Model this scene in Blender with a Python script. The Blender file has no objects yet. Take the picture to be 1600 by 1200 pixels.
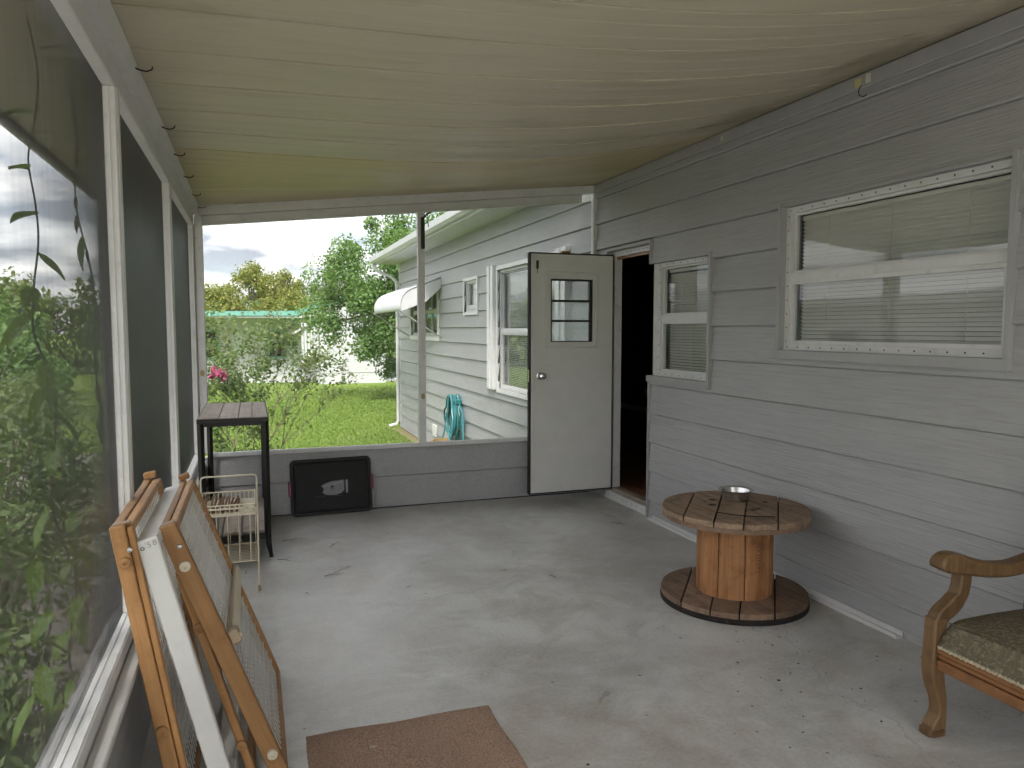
import bpy, math, random
import numpy as np
from mathutils import Vector, Matrix
random.seed(7); rng = np.random.default_rng(7)
R = math.radians
S = bpy.context.scene
COL = S.collection
# ------------------------------------------------------------------ camera
cam = bpy.data.cameras.new('camera'); cam.sensor_width = 36; cam.lens = 1165/1600*36
cam.clip_start = .02; cam.clip_end = 900
co = bpy.data.objects.new('camera', cam); COL.objects.link(co)
co.location = (0, 0, 1.5); co.rotation_euler = (R(90-4.25), 0, R(-19.2)); S.camera = co
# ------------------------------------------------------------------ sky, sun, exposure
SUN_EL, SUN_AZ = 48, 200      # azimuth clockwise from +Y: the sun stands behind the camera, a little to the left
W = bpy.data.worlds.new('World'); S.world = W; W.use_nodes = True
W.cycles.sampling_method = 'MANUAL'; W.cycles.sample_map_resolution = 256
nt = W.node_tree; nt.nodes.clear()
def wn(t, **k):
    n = nt.nodes.new(t)
    for a, b in k.items(): setattr(n, a, b)
    return n
sky = wn('ShaderNodeTexSky', sky_type='NISHITA', sun_disc=False, sun_elevation=R(SUN_EL), sun_rotation=R(SUN_AZ), dust_density=2.0)
tc = wn('ShaderNodeTexCoord'); sx = wn('ShaderNodeSeparateXYZ'); nt.links.new(tc.outputs['Generated'], sx.inputs[0])
zz = wn('ShaderNodeMath', operation='MAXIMUM'); zz.inputs[1].default_value = 0.0; nt.links.new(sx.outputs[2], zz.inputs[0])
za = wn('ShaderNodeMath', operation='ADD'); za.inputs[1].default_value = .22; nt.links.new(zz.outputs[0], za.inputs[0])
vx = wn('ShaderNodeMath', operation='DIVIDE'); vy = wn('ShaderNodeMath', operation='DIVIDE')
nt.links.new(sx.outputs[0], vx.inputs[0]); nt.links.new(za.outputs[0], vx.inputs[1])
nt.links.new(sx.outputs[1], vy.inputs[0]); nt.links.new(za.outputs[0], vy.inputs[1])
cb = wn('ShaderNodeCombineXYZ'); nt.links.new(vx.outputs[0], cb.inputs[0]); nt.links.new(vy.outputs[0], cb.inputs[1])
nz = wn('ShaderNodeTexNoise'); nz.inputs['Scale'].default_value = 1.5; nz.inputs['Detail'].default_value = 4; nz.inputs['Roughness'].default_value = .55; nz.inputs['Distortion'].default_value = .5
nt.links.new(cb.outputs[0], nz.inputs['Vector'])
cr = wn('ShaderNodeValToRGB'); cr.color_ramp.elements[0].position = .32; cr.color_ramp.elements[0].color = (.72, .72, .72, 1); cr.color_ramp.elements[1].position = .62; cr.color_ramp.elements[1].color = (1, 1, 1, 1)
nt.links.new(nz.outputs['Fac'], cr.inputs[0])
nz2 = wn('ShaderNodeTexNoise'); nz2.inputs['Scale'].default_value = 2.6; nz2.inputs['Detail'].default_value = 5
nt.links.new(cb.outputs[0], nz2.inputs['Vector'])
cr2 = wn('ShaderNodeValToRGB')
cr2.color_ramp.elements[0].position = .38; cr2.color_ramp.elements[0].color = (1.9, 2.05, 2.3, 1)
cr2.color_ramp.elements[1].position = .7; cr2.color_ramp.elements[1].color = (8.6, 8.45, 8.1, 1)
nt.links.new(nz2.outputs['Fac'], cr2.inputs[0])
mx = wn('ShaderNodeMixRGB'); nt.links.new(cr.outputs[0], mx.inputs[0]); nt.links.new(sky.outputs[0], mx.inputs[1]); nt.links.new(cr2.outputs[0], mx.inputs[2])
bg = wn('ShaderNodeBackground'); bg.inputs['Strength'].default_value = .13
wo = wn('ShaderNodeOutputWorld'); gr = wn('ShaderNodeMath', operation='MULTIPLY_ADD'); gr.inputs[1].default_value = .45; gr.inputs[2].default_value = .70; nt.links.new(zz.outputs[0], gr.inputs[0])   # overcast sky: brighter overhead than at the horizon
scv = wn('ShaderNodeVectorMath', operation='SCALE'); nt.links.new(mx.outputs[0], scv.inputs[0]); nt.links.new(gr.outputs[0], scv.inputs['Scale']); nt.links.new(scv.outputs[0], bg.inputs[0]); nt.links.new(bg.outputs[0], wo.inputs[0])
sl = bpy.data.lights.new('sun', 'SUN'); sl.energy = 1.5; sl.angle = R(14); sl.color = (1, .96, .9)
so = bpy.data.objects.new('sun', sl); COL.objects.link(so)
so.rotation_euler = (R(90-SUN_EL), 0, R(180-SUN_AZ)); so.location = (-6, -20, 30)
S.view_settings.view_transform = 'Standard'; S.view_settings.look = 'None'; S.view_settings.gamma = 1
S.view_settings.exposure = 2.6
S.render.engine = 'CYCLES'
cy = S.cycles; cy.use_denoising = True; cy.max_bounces = 7; cy.diffuse_bounces = 5; cy.glossy_bounces = 3; cy.transmission_bounces = 4
cy.use_adaptive_sampling = True; cy.adaptive_threshold = .04; cy.adaptive_min_samples = 16
cy.transparent_max_bounces = 12; cy.sample_clamp_indirect = 6; cy.caustics_reflective = False; cy.caustics_refractive = False

# ------------------------------------------------------------------ materials
MATS = {}
class NB:
    """small node builder"""
    def __init__(s, name):
        s.m = bpy.data.materials.new(name); s.m.use_nodes = True; s.t = s.m.node_tree; s.t.nodes.clear()
        s.out = s.n('ShaderNodeOutputMaterial'); MATS[name] = s.m
    def n(s, t, **k):
        n = s.t.nodes.new(t)
        for a, b in k.items(): setattr(n, a, b)
        return n
    def put(s, sock, v):
        if hasattr(v, 'is_linked') or isinstance(v, bpy.types.NodeSocket): s.t.links.new(v, sock)
        elif isinstance(v, (tuple, list)) and len(v) == 3 and sock.type == 'RGBA': sock.default_value = (*v, 1)
        else: sock.default_value = v
    def math(s, op, a, b=0.0, c=None, clamp=False):
        n = s.n('ShaderNodeMath', operation=op, use_clamp=clamp); s.put(n.inputs[0], a); s.put(n.inputs[1], b)
        if c is not None: s.put(n.inputs[2], c)
        return n.outputs[0]
    def coord(s, scale=(1, 1, 1), rnd=True, kind='Object'):
        o = s.n('ShaderNodeTexCoord').outputs[kind]
        mp = s.n('ShaderNodeMapping'); s.put(mp.inputs['Vector'], o); mp.inputs['Scale'].default_value = scale
        if rnd:
            oi = s.n('ShaderNodeObjectInfo').outputs['Random']
            c = s.n('ShaderNodeCombineXYZ'); r = s.math('MULTIPLY', oi, 37.0); s.put(c.inputs[0], r); s.put(c.inputs[1], s.math('MULTIPLY', oi, 91.0)); s.put(c.inputs[2], r)
            s.put(mp.inputs['Location'], c.outputs[0])
        return mp.outputs[0]
    def noise(s, vec, scale=5, detail=4, rough=.55, dist=0, out='Fac'):
        n = s.n('ShaderNodeTexNoise'); s.put(n.inputs['Vector'], vec)
        n.inputs['Scale'].default_value = scale; n.inputs['Detail'].default_value = detail; n.inputs['Roughness'].default_value = rough; n.inputs['Distortion'].default_value = dist
        return n.outputs[out]
    def ramp(s, fac, stops):
        n = s.n('ShaderNodeValToRGB'); s.put(n.inputs[0], fac); e = n.color_ramp.elements
        while len(e) < len(stops): e.new(.5)
        for i, (p, c) in enumerate(stops):
            e[i].position = p; e[i].color = (*c, 1) if isinstance(c, (tuple, list)) else (c, c, c, 1)
        return n.outputs[0]
    def mix(s, f, a, b, blend='MIX'):
        n = s.n('ShaderNodeMixRGB', blend_type=blend); s.put(n.inputs[0], f); s.put(n.inputs[1], a); s.put(n.inputs[2], b); return n.outputs[0]
    def bump(s, h, strength=.3, dist=.01, nrm=None):
        n = s.n('ShaderNodeBump'); s.put(n.inputs['Height'], h); n.inputs['Strength'].default_value = strength; n.inputs['Distance'].default_value = dist
        if nrm is not None: s.put(n.inputs['Normal'], nrm)
        return n.outputs[0]
    def pbr(s, col, rough=.6, metal=0., normal=None, spec=.4, **k):
        p = s.n('ShaderNodeBsdfPrincipled'); s.put(p.inputs['Base Color'], col); s.put(p.inputs['Roughness'], rough); p.inputs['Metallic'].default_value = metal
        p.inputs['Specular IOR Level'].default_value = spec
        if normal is not None: s.put(p.inputs['Normal'], normal)
        for a, b in k.items(): s.put(p.inputs[a], b)
        s.t.links.new(p.outputs[0], s.out.inputs[0]); return p
    def surf(s, sh): s.t.links.new(sh, s.out.inputs[0])

def plain(name, col, rough=.5, metal=0, var=.12, dirt=None, spec=.4, bump=0, scale=6):
    b = NB(name); v = b.coord(); n = b.noise(v, scale, 6, .6)
    c = b.mix(b.ramp(n, [(.3, 0), (.7, 1)]), tuple(x*(1-var) for x in col), tuple(min(1, x*(1+var*.6)) for x in col))
    if dirt:
        d = b.ramp(b.noise(b.coord((1, 1, 1)), scale*3.1, 8, .7), [(.56, 0), (.74, 1)])
        c = b.mix(b.math('MULTIPLY', d, dirt[3]), c, dirt[:3])
    nr = b.bump(b.noise(v, scale*14, 4), bump, .004) if bump else None
    b.pbr(c, rough, metal, nr, spec); return b.m

def wood(name, light, dark, axis='y', rough=.62, grain=1.0, stain=None, knots=True, bump=.25):
    b = NB(name); ax = 'xyz'.index(axis)
    sc = [26*grain]*3; sc[ax] = 1.3
    v = b.coord(tuple(sc)); n1 = b.noise(v, 1.0, 5, .6, .4)
    sc2 = [90*grain]*3; sc2[ax] = 2.5
    n2 = b.noise(b.coord(tuple(sc2)), 1.0, 3, .6)
    f = b.mix(.45, b.ramp(n1, [(.3, 0), (.7, 1)]), b.ramp(n2, [(.3, 0), (.7, 1)]))
    c = b.mix(f, dark, light)
    oi = b.n('ShaderNodeObjectInfo').outputs['Random']
    hs = b.n('ShaderNodeHueSaturation'); b.put(hs.inputs['Color'], c); b.put(hs.inputs['Value'], b.math('MULTIPLY_ADD', oi, .42, .76)); c = hs.outputs[0]
    if stain:
        st = b.ramp(b.noise(b.coord(), 9, 6, .65), [(.5, 0), (.68, 1)])
        c = b.mix(b.math('MULTIPLY', st, stain[3]), c, stain[:3])
    b.pbr(c, rough, 0, b.bump(f, bump, .003), .35); return b.m

def siding_mat():
    b = NB('siding_paint'); v = b.coord((30, 1.6, 55), True)
    g = b.noise(v, 1.0, 5, .62, 1.2); g2 = b.noise(b.coord((60, 5, 150)), 1.0, 3, .5)
    h = b.mix(.35, g, g2)
    big = b.noise(b.coord((1, .8, 1), False), 1.3, 5, .6)
    st = b.noise(b.coord((6, 5, .7), False), 1.0, 5, .6)
    c = b.mix(b.ramp(big, [(.3, 0), (.75, 1)]), (.335, .336, .34), (.385, .386, .39))
    c = b.mix(b.math('MULTIPLY', b.ramp(st, [(.42, 0), (.75, 1)]), .35), c, (.33, .325, .315))
    c = b.mix(b.math('MULTIPLY', b.ramp(h, [(.40, 1), (.52, 0)]), .30), c, (.24, .238, .235))
    c = b.mix(b.math('MULTIPLY', b.ramp(h, [(.54, 0), (.66, 1)]), .22), c, (.47, .47, .47))
    sp = b.ramp(b.noise(b.coord((1, 1, 1), False), 55, 2, .5), [(.74, 0), (.78, 1)])
    c = b.mix(b.math('MULTIPLY', sp, .35), c, (.62, .62, .6))
    b.pbr(c, b.math('MULTIPLY_ADD', g, .15, .42), 0, b.bump(h, .9, .008), .45)
siding_mat()

def concrete():
    b = NB('concrete_floor'); v = b.coord((1, 1, 1), False)
    n1 = b.noise(v, .9, 6, .62, .8); n2 = b.noise(v, 3.2, 7, .65, .6); n3 = b.noise(v, 60, 3, .6)
    c = b.mix(b.ramp(n1, [(.36, 0), (.62, 1)]), (.40, .385, .365), (.60, .595, .58))
    c = b.mix(b.math('MULTIPLY', b.ramp(n2, [(.36, 1), (.54, 0)]), .68), c, (.33, .315, .29))
    c = b.mix(b.math('MULTIPLY', b.ramp(n2, [(.56, 0), (.72, 1)]), .55), c, (.63, .63, .62))
    br = b.ramp(b.noise(v, 1.3, 6, .65, .9), [(.52, 0), (.66, 1)])
    c = b.mix(b.math('MULTIPLY', br, .68), c, (.35, .30, .235))
    sw = b.n('ShaderNodeTexNoise'); b.put(sw.inputs['Vector'], b.coord((2.0, 3.6, 1), False)); sw.inputs['Scale'].default_value = 1.2; sw.inputs['Detail'].default_value = 6; sw.inputs['Distortion'].default_value = 1.6
    c = b.mix(b.math('MULTIPLY', b.ramp(sw.outputs['Fac'], [(.52, 0), (.66, 1)]), .3), c, (.58, .58, .575))
    c = b.mix(.14, c, b.ramp(n3, [(.3, .1), (.7, .7)]))
    sp = b.ramp(b.noise(v, 95, 2, .5), [(.70, 0), (.74, 1)])
    c = b.mix(b.math('MULTIPLY', sp, .5), c, (.14, .13, .115))
    # hairline crack lines
    vo = b.n('ShaderNodeTexVoronoi', feature='DISTANCE_TO_EDGE'); dv = b.n('ShaderNodeVectorMath', operation='ADD')
    b.put(dv.inputs[0], v); nn = b.n('ShaderNodeVectorMath', operation='SCALE'); b.put(nn.inputs[0], b.noise(v, 2.2, 5, .6, out='Color')); nn.inputs['Scale'].default_value = .5; b.put(dv.inputs[1], nn.outputs[0])
    b.put(vo.inputs['Vector'], dv.outputs[0]); vo.inputs['Scale'].default_value = .42
    ck = b.math('MULTIPLY', b.ramp(vo.outputs['Distance'], [(0, 1), (.0035, 0)]), .28)
    c = b.mix(ck, c, (.2, .195, .185))
    h = b.mix(.5, n2, n3)
    b.pbr(c, b.ramp(n2, [(.3, .26), (.7, .45)]), 0, b.bump(h, .16, .005), .5)
concrete()

def ceiling_mat(name, a, bcol):
    b = NB(name); v = b.coord((1, 1, 1), False)
    rib = b.n('ShaderNodeTexWave', wave_type='BANDS', bands_direction='Y'); b.put(rib.inputs['Vector'], v); rib.inputs['Scale'].default_value = 7.5; rib.inputs['Distortion'].default_value = .0; rib.inputs['Detail'].default_value = 2; rib.inputs['Detail Scale'].default_value = .4
    st = b.noise(b.coord((.22, 42, .2), False), 1.0, 3, .6)
    c = b.mix(b.ramp(st, [(.2, 0), (.8, 1)]), a, bcol)
    bl = b.ramp(b.noise(b.coord((.75, 4.6, 1), False), 1.3, 6, .62, .4), [(.53, 0), (.66, 1)])
    c = b.mix(b.math('MULTIPLY', bl, .5), c, (.31, .28, .20))
    # damp stain spreading from the house wall, near the big window
    g = b.n('ShaderNodeSeparateXYZ'); b.put(g.inputs[0], b.n('ShaderNodeTexCoord').outputs['Object'])
    d1 = b.math('SUBTRACT', 2.95, g.outputs[0]); wob = b.noise(v, 2.5, 5, .6)
    edge = b.math('SUBTRACT', b.math('MULTIPLY_ADD', wob, 1.3, -.25), d1)
    e1 = b.ramp(edge, [(-.0, 0), (.28, 1)])
    b1 = b.ramp(b.math('ABSOLUTE', b.math('SUBTRACT', g.outputs[1], 3.3)), [(.7, 1), (1.0, 0)])
    b1 = b.ramp(b.math('MULTIPLY', b.math('ABSOLUTE', b.math('SUBTRACT', g.outputs[1], 3.1)), .5), [(.3, 1), (.7, 0)])
    c = b.mix(b.math('MULTIPLY', b.math('MULTIPLY', e1, b1), .75), c, (.23, .19, .125))
    b.pbr(c, .42, 0, b.bump(b.mix(.5, st, rib.outputs['Fac']), .12, .003), .4)
ceiling_mat('ceiling_cream', (.45, .41, .315), (.50, .46, .36))
ceiling_mat('ceiling_tan', (.44, .365, .215), (.49, .41, .255))
ceiling_mat('ceiling_yellow', (.52, .445, .29), (.58, .50, .335))

def mesh_screen(name, normal_axis):
    """woven insect screen: side wires 0.16 of the pitch; what passes follows from the angle the wires are crossed at"""
    b = NB(name); g = b.n('ShaderNodeSeparateXYZ'); b.put(g.inputs[0], b.n('ShaderNodeNewGeometry').outputs['Incoming'])
    nI = b.math('ABSOLUTE', g.outputs[normal_axis]); nI = b.math('MAXIMUM', nI, .02)
    h = g.outputs[1-normal_axis]; v = g.outputs[2]; f = .16 if normal_axis == 0 else .27  # end screen set denser to dim the bright view outside
    def T(comp):
        s_ = b.math('SQRT', b.math('SUBTRACT', 1.0, b.math('MULTIPLY', comp, comp)))
        return b.math('SUBTRACT', 1.0, b.math('DIVIDE', b.math('MULTIPLY', s_, f), nI), clamp=True)
    t = b.math('MULTIPLY', T(v), T(h))
    stv = b.noise(b.coord((1, 60, 1.1) if normal_axis == 0 else (60, 1, 1.1), False), 1.0, 4, .6)
    t = b.math('MULTIPLY', t, b.ramp(stv, [(.25, .85 if normal_axis == 0 else .97), (.6, 1)]))
    tr = b.n('ShaderNodeBsdfTransparent')
    p = b.n('ShaderNodeBsdfPrincipled'); b.put(p.inputs['Base Color'], b.mix(b.ramp(stv, [(.3, 0), (.7, 1)]), (.03, .032, .036), (.055, .058, .064))); p.inputs['Roughness'].default_value = .5
    m = b.n('ShaderNodeMixShader'); b.put(m.inputs[0], t); b.t.links.new(p.outputs[0], m.inputs[1]); b.t.links.new(tr.outputs[0], m.inputs[2]); b.surf(m.outputs[0])
mesh_screen('insect_screen_side', 0); mesh_screen('insect_screen_end', 1)

def glass(name, tint=(1, 1, 1), rough=0.0):
    b = NB(name); ge = b.n('ShaderNodeNewGeometry'); dt = b.n('ShaderNodeVectorMath', operation='DOT_PRODUCT'); b.put(dt.inputs[0], ge.outputs['Normal']); b.put(dt.inputs[1], ge.outputs['Incoming'])
    fac = b.math('MULTIPLY_ADD', b.math('POWER', b.math('SUBTRACT', 1.0, b.math('ABSOLUTE', dt.outputs['Value']), clamp=True), 4.0), .9, .085, clamp=True)
    v = b.coord(); fr_n = b.bump(b.noise(v, 2.0, 2), .02, .05)
    gl = b.n('ShaderNodeBsdfGlossy'); gl.inputs['Roughness'].default_value = rough; b.put(gl.inputs['Normal'], fr_n)
    tr = b.n('ShaderNodeBsdfTransparent'); tr.inputs[0].default_value = (*tint, 1)
    m = b.n('ShaderNodeMixShader'); b.put(m.inputs[0], fac); b.t.links.new(tr.outputs[0], m.inputs[1]); b.t.links.new(gl.outputs[0], m.inputs[2]); b.surf(m.outputs[0])
glass('window_glass', (.93, .96, .94))
def frosted():
    b = NB('frosted_glass'); v = b.coord(); p = b.n('ShaderNodeBsdfTranslucent'); p.inputs[0].default_value = (.8, .84, .85, 1)
    g = b.n('ShaderNodeBsdfTransparent'); g.inputs[0].default_value = (.85, .9, .9, 1)
    m = b.n('ShaderNodeMixShader'); b.put(m.inputs[0], b.ramp(b.noise(v, 60, 2), [(.3, .42), (.7, .5)])); b.t.links.new(g.outputs[0], m.inputs[1]); b.t.links.new(p.outputs[0], m.inputs[2]); b.surf(m.outputs[0])
frosted()

def leaf(name, cols, trans=.35, rough=.45):
    b = NB(name); ri = b.n('ShaderNodeNewGeometry').outputs['Random Per Island']
    big = b.noise(b.coord((1, 1, 1), False), .9, 3)
    f = b.math('MULTIPLY_ADD', ri, .6, b.math('MULTIPLY', big, .45), clamp=True)
    c = b.ramp(f, [(i/(len(cols)-1)*.8+.1, k) for i, k in enumerate(cols)])
    p = b.n('ShaderNodeBsdfPrincipled'); b.put(p.inputs['Base Color'], c); p.inputs['Roughness'].default_value = rough; p.inputs['Specular IOR Level'].default_value = .35
    t = b.n('ShaderNodeBsdfTranslucent'); b.put(t.inputs[0], b.mix(.5, c, (.22, .30, .03)))
    m = b.n('ShaderNodeMixShader'); m.inputs[0].default_value = trans; b.t.links.new(p.outputs[0], m.inputs[1]); b.t.links.new(t.outputs[0], m.inputs[2]); b.surf(m.outputs[0])
leaf('leaf_oak', [(.05, .115, .03), (.095, .195, .048), (.15, .27, .075), (.23, .35, .115)])
leaf('leaf_far', [(.11, .16, .03), (.19, .23, .045), (.26, .27, .05), (.28, .23, .08)])
leaf('leaf_far_green', [(.06, .11, .025), (.11, .17, .035), (.17, .22, .05), (.2, .22, .05)])
leaf('leaf_myrtle', [(.06, .12, .035), (.105, .18, .05), (.165, .24, .07), (.22, .2, .08)])
leaf('leaf_bush', [(.055, .085, .032), (.09, .14, .05), (.14, .2, .075), (.2, .26, .12)], .4)
leaf('leaf_vine', [(.07, .14, .035), (.12, .22, .05), (.18, .28, .07), (.2, .27, .08)], .45, .35)
leaf('leaf_dry', [(.05, .04, .025), (.09, .07, .04), (.12, .10, .05)], .2, .7)
leaf('petal', [(.55, .08, .22), (.62, .12, .30), (.7, .2, .38)], .3)
leaf('grass_blade', [(.09, .18, .025), (.14, .235, .035), (.19, .28, .05), (.25, .29, .08)], .3, .5)

def lawn():
    b = NB('lawn'); v = b.coord((1, 1, 1), False)
    n1 = b.noise(v, .35, 5, .6); n2 = b.noise(v, 6, 6, .7); n3 = b.noise(v, 40, 4, .7)
    c = b.mix(b.ramp(n1, [(.3, 0), (.7, 1)]), (.12, .20, .03), (.18, .255, .045))
    c = b.mix(b.math('MULTIPLY', b.ramp(n2, [(.4, 0), (.7, 1)]), .6), c, (.20, .27, .06))
    c = b.mix(b.math('MULTIPLY', b.ramp(n3, [(.3, 1), (.5, 0)]), .5), c, (.07, .125, .02))
    # bare, sandy strip along the house wall and dry patches
    g = b.n('ShaderNodeSeparateXYZ'); b.put(g.inputs[0], v)
    d = b.math('SUBTRACT', b.math('MULTIPLY_ADD', n2, 1.0, -.1), b.math('MAXIMUM', b.math('SUBTRACT', 2.95, g.outputs[0]), b.math('SUBTRACT', g.outputs[1], 15.3)))
    c = b.mix(b.math('MULTIPLY', b.ramp(d, [(.0, 0), (.35, 1)]), .85), c, (.26, .20, .12))
    dry = b.ramp(b.noise(v, .8, 4, .6), [(.6, 0), (.72, 1)])
    c = b.mix(b.math('MULTIPLY', dry, .55), c, (.22, .21, .09))
    b.pbr(c, .85, 0, b.bump(b.mix(.5, n2, n3), .9, .03), .15)
lawn()
plain('white_aluminium', (.60, .60, .595), .42, 0, .08, (.33, .32, .30, .55), .5)
plain('grey_trim', (.34, .34, .342), .5, 0, .08)
plain('white_paint', (.70, .70, .69), .5, 0, .06, (.45, .44, .42, .3))
plain('gutter_white', (.62, .63, .64), .45, 0, .06)
plain('blind_cream', (.64, .615, .585), .5, 0, .04)
plain('blind_white', (.70, .71, .71), .5, 0, .04)
plain('door_paint', (.60, .595, .575), .5, 0, .05, (.40, .39, .36, .25), .4)
plain('black_steel', (.013, .012, .012), .45, 0, .2, (.04, .035, .03, .5))
plain('tarred_wood', (.018, .015, .013), .8, 0, .4, (.12, .08, .05, .8), .3, .3, 9)
plain('black_rubber', (.015, .015, .015), .8, 0, .3, (.08, .075, .07, .5))
plain('chrome', (.62, .62, .62), .16, 1, .05)
plain('bowl_steel', (.60, .59, .58), .2, 1, .08)
plain('screw', (.03, .028, .025), .6, 0, .2)
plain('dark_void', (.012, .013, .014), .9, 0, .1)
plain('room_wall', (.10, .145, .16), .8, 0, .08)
plain('outlet', (.45, .44, .40), .5)
plain('cream_wire', (.66, .60, .46), .45, 0, .1, (.30, .17, .08, .5), .5, 0, 14)
plain('galvanised', (.5, .5, .5), .4, .7, .1)
plain('mesh_wire', (.62, .62, .60), .4, 0, .1)
plain('lid_plastic', (.008, .0075, .008), .5, 0, .15, (.05, .05, .05, .2), .25)
plain('lid_panel', (.010, .0095, .010), .5, 0, .2, (.05, .05, .05, .2), .2)
plain('purple_plastic', (.14, .015, .07), .4, 0, .15)
plain('label_print', (.045, .045, .05), .3, 0, .3, (.03, .03, .03, .9), .5, 0, 16)
plain('label_print_pale', (.085, .085, .09), .3, 0, .3, (.05, .05, .05, .6), .5, 0, 16)
plain('plastic_tan', (.36, .27, .18), .45, 0, .1)
plain('plastic_ivory', (.60, .54, .42), .45, 0, .1)
plain('hose_green', (.02, .16, .155), .35, 0, .25, (.25, .6, .55, .4), .5, 0, 20)
plain('hose_blue', (.07, .25, .29), .35, 0, .2)
plain('cap_gold', (.36, .27, .13), .5, 0, .15)
plain('white_board', (.66, .66, .645), .5, 0, .05, (.42, .40, .37, .3), .4)
plain('ink', (.05, .05, .05), .6)
plain('faded_ink', (.33, .32, .31), .6)
plain('stamp_ink', (.17, .075, .032), .7)
plain('teal_paint', (.17, .41, .35), .5, 0, .08)
plain('neighbour_siding', (.60, .61, .63), .6, 0, .05)
plain('house_white', (.72, .72, .72), .6, 0, .05)
plain('roof_grey', (.3, .3, .3), .8, 0, .15)
plain('fence_grey', (.10, .115, .125), .7, 0, .15)
plain('gravel', (.25, .235, .21), .9, 0, .3, (.12, .11, .09, .6), .2, .4, 9)
plain('soil', (.10, .08, .055), .95, 0, .3)
plain('dark_flake', (.05, .043, .036), .9, 0, .4)
plain('pale_flake', (.5, .47, .42), .8, 0, .2)
plain('piping_cord', (.42, .37, .26), .8, 0, .15)
plain('paper', (.62, .60, .55), .7)
plain('tape', (.55, .50, .25), .5)
plain('terracotta', (.34, .24, .1), .8, 0, .3, (.2, .3, .1, .5), .2, .3, 20)
wood('wood_gate', (.47, .26, .11), (.25, .12, .045), 'z', .5, .6, (.16, .08, .035, .4), bump=.25)
wood('wood_gate_rail', (.48, .28, .135), (.28, .145, .065), 'y', .5, .6, (.16, .08, .035, .4), bump=.25)
wood('wood_spool_top', (.36, .25, .17), (.12, .078, .052), 'y', .78, 1.0, (.05, .038, .03, .6), bump=.5)
wood('wood_spool_base', (.30, .20, .135), (.12, .075, .052), 'y', .78, 1.0, (.045, .035, .028, .5), bump=.5)
wood('wood_stave', (.50, .255, .11), (.22, .085, .03), 'z', .65, .8, (.17, .065, .025, .7), bump=.4)
wood('wood_chair', (.23, .14, .065), (.10, .055, .024), 'z', .5, .9, (.07, .036, .014, .6), bump=.35)
wood('wood_chair_rail', (.34, .165, .07), (.2, .085, .035), 'y', .45, 1.2, (.1, .045, .02, .4), bump=.15)
wood('wood_table', (.44, .36, .30), (.22, .17, .14), 'y', .6, .8, (.08, .055, .04, .5), bump=.25)
wood('wood_floor', (.30, .15, .075), (.15, .07, .035), 'y', .35, .6)
wood('bark', (.17, .145, .115), (.08, .065, .05), 'z', .9, .6, bump=.6)
wood('bark_pale', (.34, .28, .22), (.19, .15, .11), 'z', .8, .6, bump=.3)
wood('stick_brown', (.20, .105, .06), (.09, .042, .025), 'y', .7, 2)
def mat_fibre():
    b = NB('doormat_fibre'); v = b.coord((1, 1, 1), False)
    n = b.noise(v, 240, 3, .6); l = b.noise(b.coord((60, 14, 1), False), 1.6, 3, .5, 2.0); n2 = b.noise(v, 3, 4)
    c = b.mix(b.ramp(n, [(.35, 0), (.68, 1)]), (.20, .125, .095), (.55, .385, .30))
    c = b.mix(b.math('MULTIPLY', b.ramp(l, [(.42, 1), (.5, 0)]), .25), c, (.12, .07, .05))
    c = b.mix(b.math('MULTIPLY', n2, .25), c, (.42, .30, .22))
    b.pbr(c, .95, 0, b.bump(b.mix(.5, n, l), .9, .006), .1)
mat_fibre()
def brocade():
    b = NB('brocade'); v = b.coord((1, 1, 1), False)
    d = b.n('ShaderNodeVectorMath', operation='ADD'); b.put(d.inputs[0], v); sc = b.n('ShaderNodeVectorMath', operation='SCALE'); b.put(sc.inputs[0], b.noise(v, 28, 2, .5, out='Color')); sc.inputs['Scale'].default_value = .05; b.put(d.inputs[1], sc.outputs[0])
    wv = b.n('ShaderNodeTexVoronoi', feature='SMOOTH_F1'); b.put(wv.inputs['Vector'], d.outputs[0]); wv.inputs['Scale'].default_value = 78
    n = b.noise(v, 300, 2)
    h = b.ramp(wv.outputs['Distance'], [(.15, 1), (.5, 0)])
    c = b.mix(h, (.085, .07, .042), (.20, .17, .11)); c = b.mix(b.math('MULTIPLY', n, .3), c, (.34, .30, .22))
    b.pbr(c, .8, 0, b.bump(b.mix(.2, h, n), .8, .006), .25)
brocade()

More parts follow.
